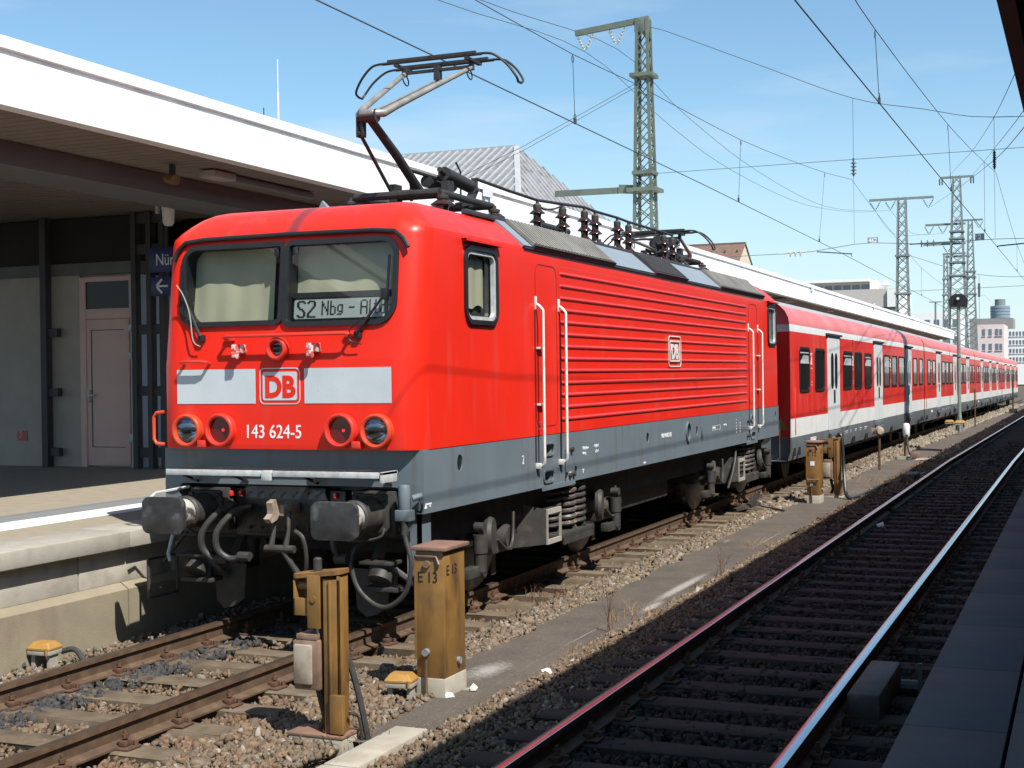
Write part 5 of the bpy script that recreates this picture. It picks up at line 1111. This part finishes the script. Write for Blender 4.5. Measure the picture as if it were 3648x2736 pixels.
b=B(); b.bar((-3.2,0,7.63),(-.4,0,7.6),.12,.2); b.bar((-.9,0,7.65),(-.35,.0,7.6),.2,.28); b.build('side_arm',M['mast'],m1)
vins(m1,-2.05,0,13.0,.62,.62,M['insul']); vins(m1,-.93,0,13.1,.62,.64,M['insul'])
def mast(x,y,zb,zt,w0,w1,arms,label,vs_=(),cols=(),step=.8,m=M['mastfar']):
    p=empty('catenary_mast',(x,y,zb),label,'catenary mast','lattice catenary masts')
    b=B(); tower(b,0,0,0,zt-zb,w0,w1,step,.13,.06); b.build('tower',m,p)
    for x0,x1,z in arms: b=B(); b.bar((x0-x,0,z-zb),(x1-x,0,z-zb),.2,.2); b.build('crossarm',m,p)
    for z in cols: b=B(); collar(b,0,0,z-zb,w0+(w1-w0)*(z-zb)/(zt-zb)+.35,.16); b.build('collar',m,p)
    for vx,vz in vs_: vins(p,vx,0,vz-zb,.95,.85,M['dinsul'],4,.09) if False else vins(p,vx-x,0,vz-zb,.95,.85,M['dinsul'],4,.09)
    return p
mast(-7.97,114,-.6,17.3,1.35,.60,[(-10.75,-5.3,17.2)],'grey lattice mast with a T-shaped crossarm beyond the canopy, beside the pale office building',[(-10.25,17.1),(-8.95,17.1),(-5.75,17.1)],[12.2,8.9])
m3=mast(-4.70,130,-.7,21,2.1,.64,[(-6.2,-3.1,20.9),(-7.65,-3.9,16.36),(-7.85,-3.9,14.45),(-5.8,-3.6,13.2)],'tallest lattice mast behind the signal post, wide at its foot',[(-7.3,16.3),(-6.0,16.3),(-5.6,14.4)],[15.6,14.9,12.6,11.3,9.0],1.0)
b=B()
for x in (-1.45,1.45):
    for q in (-.12,.12): b.tube([(x+q,0,21.5),(x+q,0,20.9)],.07,8)
b.build('post_insulator',M['dinsul'],m3)
mast(-4.92,150,-.8,18.75,1.5,.39,[(-6.55,-3.6,18.7)],'slender lattice mast with a T-shaped crossarm, partly hidden by the tallest mast',[(-6.1,18.6),(-4.0,18.6)],[13.0,12.4,10.5])
mast(-9.35,170,-.8,16.7,.95,.38,[(-9.7,-6.9,16.65)],'slender lattice mast with a one-sided crossarm, partly hidden by the tallest mast',[],[13.5,11.5],1.0)

mast(8.0,31,.8,15.5,.9,.4,[],'lattice mast whose shadow falls across the first coach',[],[12,8.5],.6,M['mast'])
# ------------------------------------------------------------------ overhead wires
def wire(name,pts,label,cat='overhead wire',r=.009,k=5,parent=None,m=None,group=None):
    b=B(); b.tube(smooth_path(pts,k) if k else pts,r,5); o=b.build(name,m or M['wire'],parent)
    if not parent: tag(o,label,cat,group)
    return o
def overhead(cx,zc,mess,drops,label,r=.0085):
    p=empty('overhead_line',(cx,0,0),label,'overhead line')
    ct=[(0,y,zc(y)) for y in (-14,0,15,30,50,75,100,135)]
    wire('contact_wire',ct,'',r=r,k=0,parent=p); fine=[]
    for (ya,za),(yb,zb) in zip(mess[:-1],mess[1:]):
        fine += [(0,ya+(yb-ya)*t,za+(zb-za)*t-.004*(yb-ya)*(yb-ya)*t*(1-t)*.25) for t in (0,.25,.5,.75)]
    fine.append((0,)+mess[-1]); wire('messenger_wire',fine,'',r=r*.75,k=0,parent=p)
    for ym,zm,yc_ in drops:
        b=B(); b.tube([(0,ym,zm),(0,yc_,zc(yc_))],.005,5); b.torus((.0,ym,zm-.07),(1,0,0),.05,.005,12,4); b.torus((.0,yc_,zc(yc_)+.09),(1,0,0),.045,.005,12,4); b.box(-.015,.015,yc_-.03,yc_+.03,zc(yc_)-.01,zc(yc_)+.07); b.build('dropper',M['wire'],p)
    return p
overhead(0,lambda y:5.88+gz(y)*.9-.003*max(0,y-20),[(-14,7.5),(-4,7.0),(4.45,6.8),(7.88,6.86),(10.84,7.0),(18.36,7.22),(28.65,7.86),(33.5,8.28),(38.5,7.85),(43,7.51),(53.4,6.8),(70,6.6),(95,7.6),(130,7.6)],[(7.88,6.86,7.95),(18.36,7.22,18.1),(28.65,7.86,27.7),(45,7.35,45),(53.4,6.8,53.4)],'overhead line over the red train, touched by the raised pantograph')
overhead(4.3,lambda y:5.70+.008*y,[(-14,7.6),(0,6.75),(6,6.62),(7.4,6.65),(17.6,7.08),(28.2,7.8),(33.5,8.2),(47,7.15),(60,6.7),(95,7.8),(130,7.6)],[(7.4,6.65,7.75),(17.6,7.08,18.2),(28.2,7.8,28.2),(47,7.15,47)],'overhead line above the empty track')
# cross-span at the nearest mast
sp=empty('cross_span',(0,33.5,0),'cross-span of wires carrying the number plates 462 and 2','cross-span')
wire('span_wire',[(-6.5,0,13.75),(-6.1,0,13.62),(-5.4,0,13.31),(-2.6,0,12.02),(.07,0,10.82),(2.2,0,10.3),(4.24,0,9.88),(8,0,9.9),(14,0,10.6)],'',r=.012,k=4,parent=sp)
wire('span_wire',[(-6.45,0,8.89),(14,0,8.91)],'',r=.009,k=0,parent=sp)
wire('span_wire',[(-6.4,0,5.9),(-3.4,0,6.02),(-2.2,0,6.03),(-1.2,0,6.07),(.07,0,6.23),(.64,0,6.25),(1.9,0,6.16),(3.06,0,6.16),(4.28,0,6.19),(8,0,6.1),(14,0,6.1)],'',r=.009,k=0,parent=sp)
for x,zt,zb,zi,m_ in ((.07,10.82,8.28,8.62,M['dinsul']),(4.26,9.88,8.2,8.55,M['signalblack'])):
    b=B(); b.tube([(x,0,zt),(x,0,zb)],.007,5); b.tube([(x,0,zb),(x,0,6.22)],.005,5); b.build('dropper',M['wire'],sp)
    b=B(); 
    for q in range(4 if x<1 else 7): b.lathe((x,0,zi-.20+(.11 if x<1 else .07)*q),[(.02,0),(.10 if x<1 else .06,.02),(.09 if x<1 else .05,.035),(.03,.06)],n=12)
    b.cyl((x,0,zi-.25),(x,0,zi+.32),.028,8); b.build('insulator',m_,sp)
b=B(); b.cyl((-2.3,0,6.03),(-1.2,0,6.07),.02,8)
for q in range(3): b.lathe((-1.95+q*.16,0,6.04+.005*q),[(.02,-.02),(.12,0),(.12,.015),(.03,.04)],(1,0,0),14)
b.build('insulator',M['insul'],sp)
b=B(); b.cyl((1.75,0,6.15),(3.1,0,6.17),.02,8)
for q in range(3): b.lathe((2.1+q*.18,0,6.15),[(.02,-.02),(.11,0),(.11,.015),(.03,.04)],(1,0,0),14)
b.build('insulator',M['dinsul'],sp)
b=B(); b.tube([(-1.1,0,6.05),(-.1,0,5.94),(.0,0,5.94)],.018,8); b.bar((-.05,0,5.94),(0,0,5.84),.02); b.tube([(5.6,0,6.05),(4.4,0,5.98),(4.3,0,5.96)],.02,8); b.build('steady_arm',M['wire'],sp)
M['plate']=mat('pale_grey_number_plate',(.20,.23,.26),.6,var=.1)
for x0,x1,z0,z1,s in ((.48,.80,6.24,6.42,'462'),(3.68,3.95,6.18,6.38,'2')):
    b=B(); b.box(x0,x1,-.01,.01,z0,z1); pp=b.build('number_plate',M['plate'],sp); text('lettering',s,(z1-z0)*.8,M['white'],pp,((x0+x1)/2,-.013,z0+.02),(1,0,0),(0,0,1),.85,.002,'CENTER',.006)
# feeder wires from mast to mast and the others
FW='feeder wires between the masts'
wire('feeder_wire',[(-8.81,-6,11.2),(-8.81,10,11.3),(-8.81,22,12.1),(-8.81,33.5,13.17),(-8.9,44,12.4),(-9.2,56,12.15),(-9.5,76,12.7),(-9.9,99,14.6),(-10.25,114,16.25)],'feeder wire hung from the outer V of insulators on the mast behind the locomotive','feeder wire',.011,group=FW)
wire('feeder_wire',[(-7.68,-6,11.2),(-7.68,10,11.3),(-7.68,22,12.0),(-7.68,33.5,13.15),(-7.7,42,12.4),(-7.9,56,12.0),(-8.2,76,12.5),(-8.6,99,14.6),(-8.95,114,16.25)],'feeder wire hung from the inner V of insulators on the mast behind the locomotive','feeder wire',.011,group=FW)
for q in (0,1): wire('guy_wire',[(-7.0,33.5,11.95-.12*q),(-11.1+.1*q,33.5,10.15-.1*q),(-16,33.5,8.3-.2*q)],('upper' if q==0 else 'lower')+' of two slanting wires that cross in front of the hipped roof','wire',.009,0)
wire('feeder_wire',[(5.85,17,8.5),(5.28,24,9.25),(3.86,40,10.93),(1.2,68,14.09),(-1.54,95,17.25),(-5.38,130,21.06)],'wire from the tallest mast top curving up beside the dark canopy edge','feeder wire',.011,group=FW)
wire('feeder_wire',[(5.9,19,7.86),(5.43,25,8.54),(4.74,34,9.63),(3.28,52,11.78),(1.01,80,15.12),(-3.19,130,21.05)],'straight wire from the tallest mast top, the lower of the two that leave it','feeder wire',.011,group=FW)
wire('feeder_wire',[(5.9,19,7.49),(5.5,23,7.79),(4.6,32,8.6),(3.57,42,9.63),(2.11,55,10.93),(-.36,75,12.8),(-5.56,114,16.34)],'wire from the T-shaped mast past the tallest mast and over the empty track','feeder wire',.011,group=FW)
wire('feeder_wire',[(-10.25,114,16.25),(-9.6,122,14.9),(-7.3,130,15.5)],'short feeder wire from the outer end of the T-shaped mast to the tallest mast','feeder wire',.012,group=FW)
wire('feeder_wire',[(-8.95,114,16.25),(-8.0,122,14.9),(-6.0,130,15.5)],'short feeder wire from near the pole of the T-shaped mast to the tallest mast','feeder wire',.012,group=FW)
sp2=empty('cross_span',(0,118,0),'distant cross-span of wires beyond the canopy end','cross-span')
wire('span_wire',[(-8,0,9.3),(10,0,9.6)],'',r=.02,k=0,parent=sp2); wire('span_wire',[(-8,0,12.6),(-2,0,10.6),(4,0,10.4),(12,0,12)],'',r=.02,k=6,parent=sp2)
b=B()
for x in (-1.9,3.8): b.tube([(x,0,10.5),(x,0,6.2)],.018,5); b.cyl((x,0,8.6),(x,0,9.8),.1,8)
b.build('insulator',M['dinsul'],sp2)

# ------------------------------------------------------------------ antenna rods, street lamp, buildings
p=empty('antenna_rod',(-37.5,60,14),'tall white aerial rod above the white canopy','aerial'); b=B(); b.cyl((0,0,0),(0,0,5.2),.06,8); b.cyl((0,0,5.2),(0,0,7.2),.03,6); b.build('rod',M['white'],p)
p=empty('antenna_rod',(-38.5,60,14),'short dark aerial rod beside the tall white one','aerial'); b=B(); b.cyl((0,0,0),(0,0,4.4),.035,6); b.build('rod',M['dgrey'],p)
p=empty('street_lamp',(-11.58,180,-1),'double-headed street lamp in front of the white building','street lamp'); b=B(); b.cyl((0,0,0),(0,0,12.1),.12,8); b.build('pole',M['mastfar'],p); b=B(); b.bar((-.8,0,12.15),(.8,0,12.15),.3,.12); b.build('lamp_head',M['mastfar'],p)
# metal roof with standing seams
def seams(name,c1,c2,scale,dirv,rough=.45):
    m=mat(name,c1,rough,.2,var=.1,vs_=.8,col2=c2,c2=(.5,.62),c2s=1.6,c2map=(1,1,1)); n=m.node_tree.nodes; l=m.node_tree.links
    return m
M['seam']=mat('pale_roof_seam',(.36,.37,.38),.5,.1,var=.1)
M['metroof']=seams('weathered_metal_roof',(.20,.205,.21),(.25,.255,.26),1,(1,0,0))
M['metroof2']=seams('peeling_metal_roof',(.33,.33,.34),(.22,.22,.23),1,(1,0,0))
p=empty('hipped_hall',(-34,72,-1),'large hall with a weathered grey metal hipped roof behind the canopy','building')
R1=Vector((-26.3,70,16.65)); R0=Vector((-40,70,16.65)); F1=Vector((-22.1,60,11.45)); F0=Vector((-44,60,11.45)); B1=Vector((-22.1,81,11.45)); B0=Vector((-44,81,11.45)); o_=Vector((-34,72,-1))
b=B(); b.add([F0-o_,F1-o_,R1-o_,R0-o_,B1-o_,B0-o_],[(0,1,2,3),(5,3,2,4),(0,3,5)]); b.cur=1; b.add([F1-o_,B1-o_,R1-o_],[(0,1,2)]); b.cur=0
for i in range(1,40):
    t=i/40; a=F0+(F1-F0)*t; x=a.x; top=R0+(R1-R0)*min(1,max(0,(x-R0.x)/(R1.x-R0.x)))
    if x>R1.x: top=F1+(R1-F1)*((F1.x-x)/(F1.x-R1.x))
    if x<R0.x: top=F0+(R0-F0)*((x-F0.x)/(R0.x-F0.x))
    b.cur=2; b.bar(a-o_+Vector((0,0,.03)),top-o_+Vector((0,0,.03)),.13,.10)
b.cur=1
for i in range(1,24):
    t=i/24; a=F1+(B1-F1)*t; top=F1+(R1-F1)*(t/.476) if t<.476 else B1+(R1-B1)*((1-t)/.524); b.bar(a-o_+Vector((.03,0,.03)),top-o_+Vector((.03,0,.03)),.06,.08)
b.cur=2; b.bar(F1-o_,R1-o_,.35,.12); b.bar(R0-o_,R1-o_,.3,.15); b.build('roof',[M['metroof'],M['metroof2'],M['seam']],p,fix=False)
b=B(); b.box(-9.5,11.5,-11.5,8.5,0,12.4); b.build('wall',M['conc'],p)
b=B(); b.box(9.3,10.6,-7.5,-6.0,13.3,14.0); b.build('roof_window',M['dglass'],p)
M['tiles']=mat('brown_roof_tiles',(.15,.09,.07),.85,var=.15,vs_=2)
M['cream']=mat('cream_render',(.55,.47,.36),.9,var=.05); M['pinkr']=mat('pale_pink_render',(.66,.55,.53),.9,var=.04); M['whiter']=mat('white_render',(.74,.75,.74),.9,var=.04); M['officeg']=mat('pale_grey_office_panel',(.47,.44,.41),.8,var=.05)
M['towerg']=mat('blue_grey_glass_tower',(.20,.26,.33),.25,var=.1); M['bwin']=mat('blue_grey_window',(.13,.17,.21),.15,var=.2,coat=.3)
def house(name,x0,x1,y,d,zt,label,m,wins,roof=None):
    p=empty(name,((x0+x1)/2,y,-1),label,'building'); cx=(x0+x1)/2
    b=B(); b.box(x0-cx,x1-cx,0,d,0,zt+1); b.build('wall',m,p)
    for (a,c,z0,z1) in wins:
        f=B(); f.box(a-cx,c-cx,-.06,.02,z0+1,z1+1); w_=f.build('window',M['bwin'],p); s_=B(); s_.box(a-cx-.08,c-cx+.08,-.14,.0,z0+.9,z0+.99); s_.build('sill',m,w_)
    return p
p=empty('gabled_house',(-23.5,110,-1),'house with a steep brown tiled roof and a cream gable behind the canopy','building')
b=B(); b.add([(-6,-3,12.0),(2.4,-3,12.0),(2.4,1,14.7),(-6,1,14.7),(2.4,5,12.0),(-6,5,12.0)],[(0,1,2,3),(3,2,4,5)]); b.bar((-6,1,14.7),(2.4,1,14.7),.2)
for x in (-4,-2.8,-1.6,-.4,.8,1.9): b.box(x-.06,x+.06,-.4,-.2,13.9,14.05)
b.build('roof',M['tiles'],p,fix=False)
b=B(); b.add([(2.3,-2.9,0),(2.3,4.9,0),(2.3,4.9,12.0),(2.3,1,14.5),(2.3,-2.9,12.0),(-6,-2.9,0),(-6,-2.9,12.0)],[(0,1,2,3,4),(5,0,4,6)]); b.build('wall',M['cream'],p,fix=False)
# office block
p=house('office_block',-26,-12.9,150,14,11.45,'pale grey office block with a set-back glazed top floor, behind the T-shaped mast',M['officeg'],[(-24+k*1.6,-22.6+k*1.6,8.35,9.9) for k in range(5)])
b=B(); b.box(-6.5,3.5,2,10,12.4,13.4); b.build('top_floor',M['officeg'],p)
b=B(); b.box(-8,3.4,1,11,13.42,13.75); b.box(3.4,4.2,1.5,3,12.4,13.5); b.build('roof_slab',M['whiter'],p)
b=B(); b.box(5.55,6.62,-.3,14.1,0,12.3); b.build('stair_shaft',M['whiter'],p)
for k in range(9): b=B(); b.box(-6+k*1.05,-5.15+k*1.05,1.95,2.02,12.55,13.1); b.build('window',M['bwin'],p)
b=B(); b.box(-7.5,6.6,-.6,-.02,10.15,10.35); b.box(-7.5,6.6,-.5,-.02,8.2,8.35); b.build('balcony_rail',M['dgrey'],p)
b=B(); b.lathe((5.1,2,12.6),[(.1,0),(.5,.4),(.3,.8),(.05,.9)],n=12); b.build('roof_dish',M['whiter'],p)
house('white_block',-26,-12.2,220,12,11.3,'long white building with a row of square windows behind the street lamp',M['whiter'],[(-20+k*1.45,-19.2+k*1.45,8.9,10.2) for k in range(6)]+[(-20+k*1.45,-19.2+k*1.45,6.3,7.5) for k in range(6)])
p=house('white_hotel',-14.4,-11.95,225,12,11.2,'narrow white building with green lettering behind the tallest mast',M['whiter'],[])
M['greenpaint']=mat('green_sign_paint',(.08,.42,.12),.6); text('lettering','HOTEL',1.0,M['greenpaint'],p,(-.3,-.05,10.6),(0,0,-1),(1,0,0),.8)
p=house('pink_building',-12.0,-7.2,260,14,10.4,'pale pink building with dark windows',M['pinkr'],[(-11.0+k*1.15,-10.45+k*1.15,z,z+1.25) for k in range(3) for z in (8.3,5.6)]+[(-7.95,-7.5,z,z+1.2) for z in (8.3,5.6)])
p=house('white_terrace',-7.6,6,280,14,10.0,'long white terrace with many small windows, beside the pink building',M['whiter'],[(-7.2+k*.62,-6.85+k*.62,z,z+.9) for k in range(14) for z in (8.6,6.9,5.2,3.5)])
p=empty('round_tower',(-16.4,420,-1),'distant round blue-grey glass tower on the skyline','building')
b=B(); b.lathe((0,0,0),[(2.75,0),(2.75,21.5),(2.6,21.6)],n=40); b.build('shaft',M['towerg'],p); b=B(); b.lathe((0,0,21.5),[(1.5,0),(1.5,2.0),(1.35,2.05)],n=30); b.build('crown',M['mastfar'],p)
for k in range(5): b=B(); b.lathe((0,0,17+k*.95),[(2.78,0),(2.82,.02),(2.82,.2),(2.78,.22)],n=40); b.build('floor_band',M['mastfar'],p)
house('grey_block',-23.5,-12,400,14,16.3,'grey blocks at the foot of the round tower',mat('far_grey_render',(.26,.25,.25),.9),[])
# scrub beyond the last coach
def scrub(x,y,w_,h,label,seed):
    r_=np.random.default_rng(seed); b=B()
    for i in range(420):
        u,v=r_.uniform(-w_,w_),r_.uniform(-w_*.5,w_*.5); hh=h*(1-(u/w_)**2)*r_.uniform(.2,1); s=r_.uniform(.05,.16); a=r_.uniform(0,6.28); c=Vector((u,v,hh)); d=Vector((math.cos(a)*s,math.sin(a)*s,r_.uniform(-s,s))); e=Vector((-math.sin(a)*s*.5,math.cos(a)*s*.5,r_.uniform(0,s)))
        b.add([c-d,c+e,c+d,c-e],[(0,1,2,3)])
    o=b.build('scrub',M['green'],loc=(x,y,gz(y)-.3),fix=False); tag(o,label,'scrub','scrub beyond the train')
scrub(4.8,135,2.2,1.0,'small patch of low green scrub between the tracks beyond the last coach',1); scrub(8.5,150,3,1.3,'bigger patch of low green scrub beyond the last coach, past the empty track',2)
for o in scene.objects:
    if o.name.startswith('ballast'): tag(o,'loose brown and grey ballast stones around the rails','ballast')
    elif o.name.startswith('gravel'): tag(o,'finer brown gravel beside the walkway and in the shaded track','gravel')
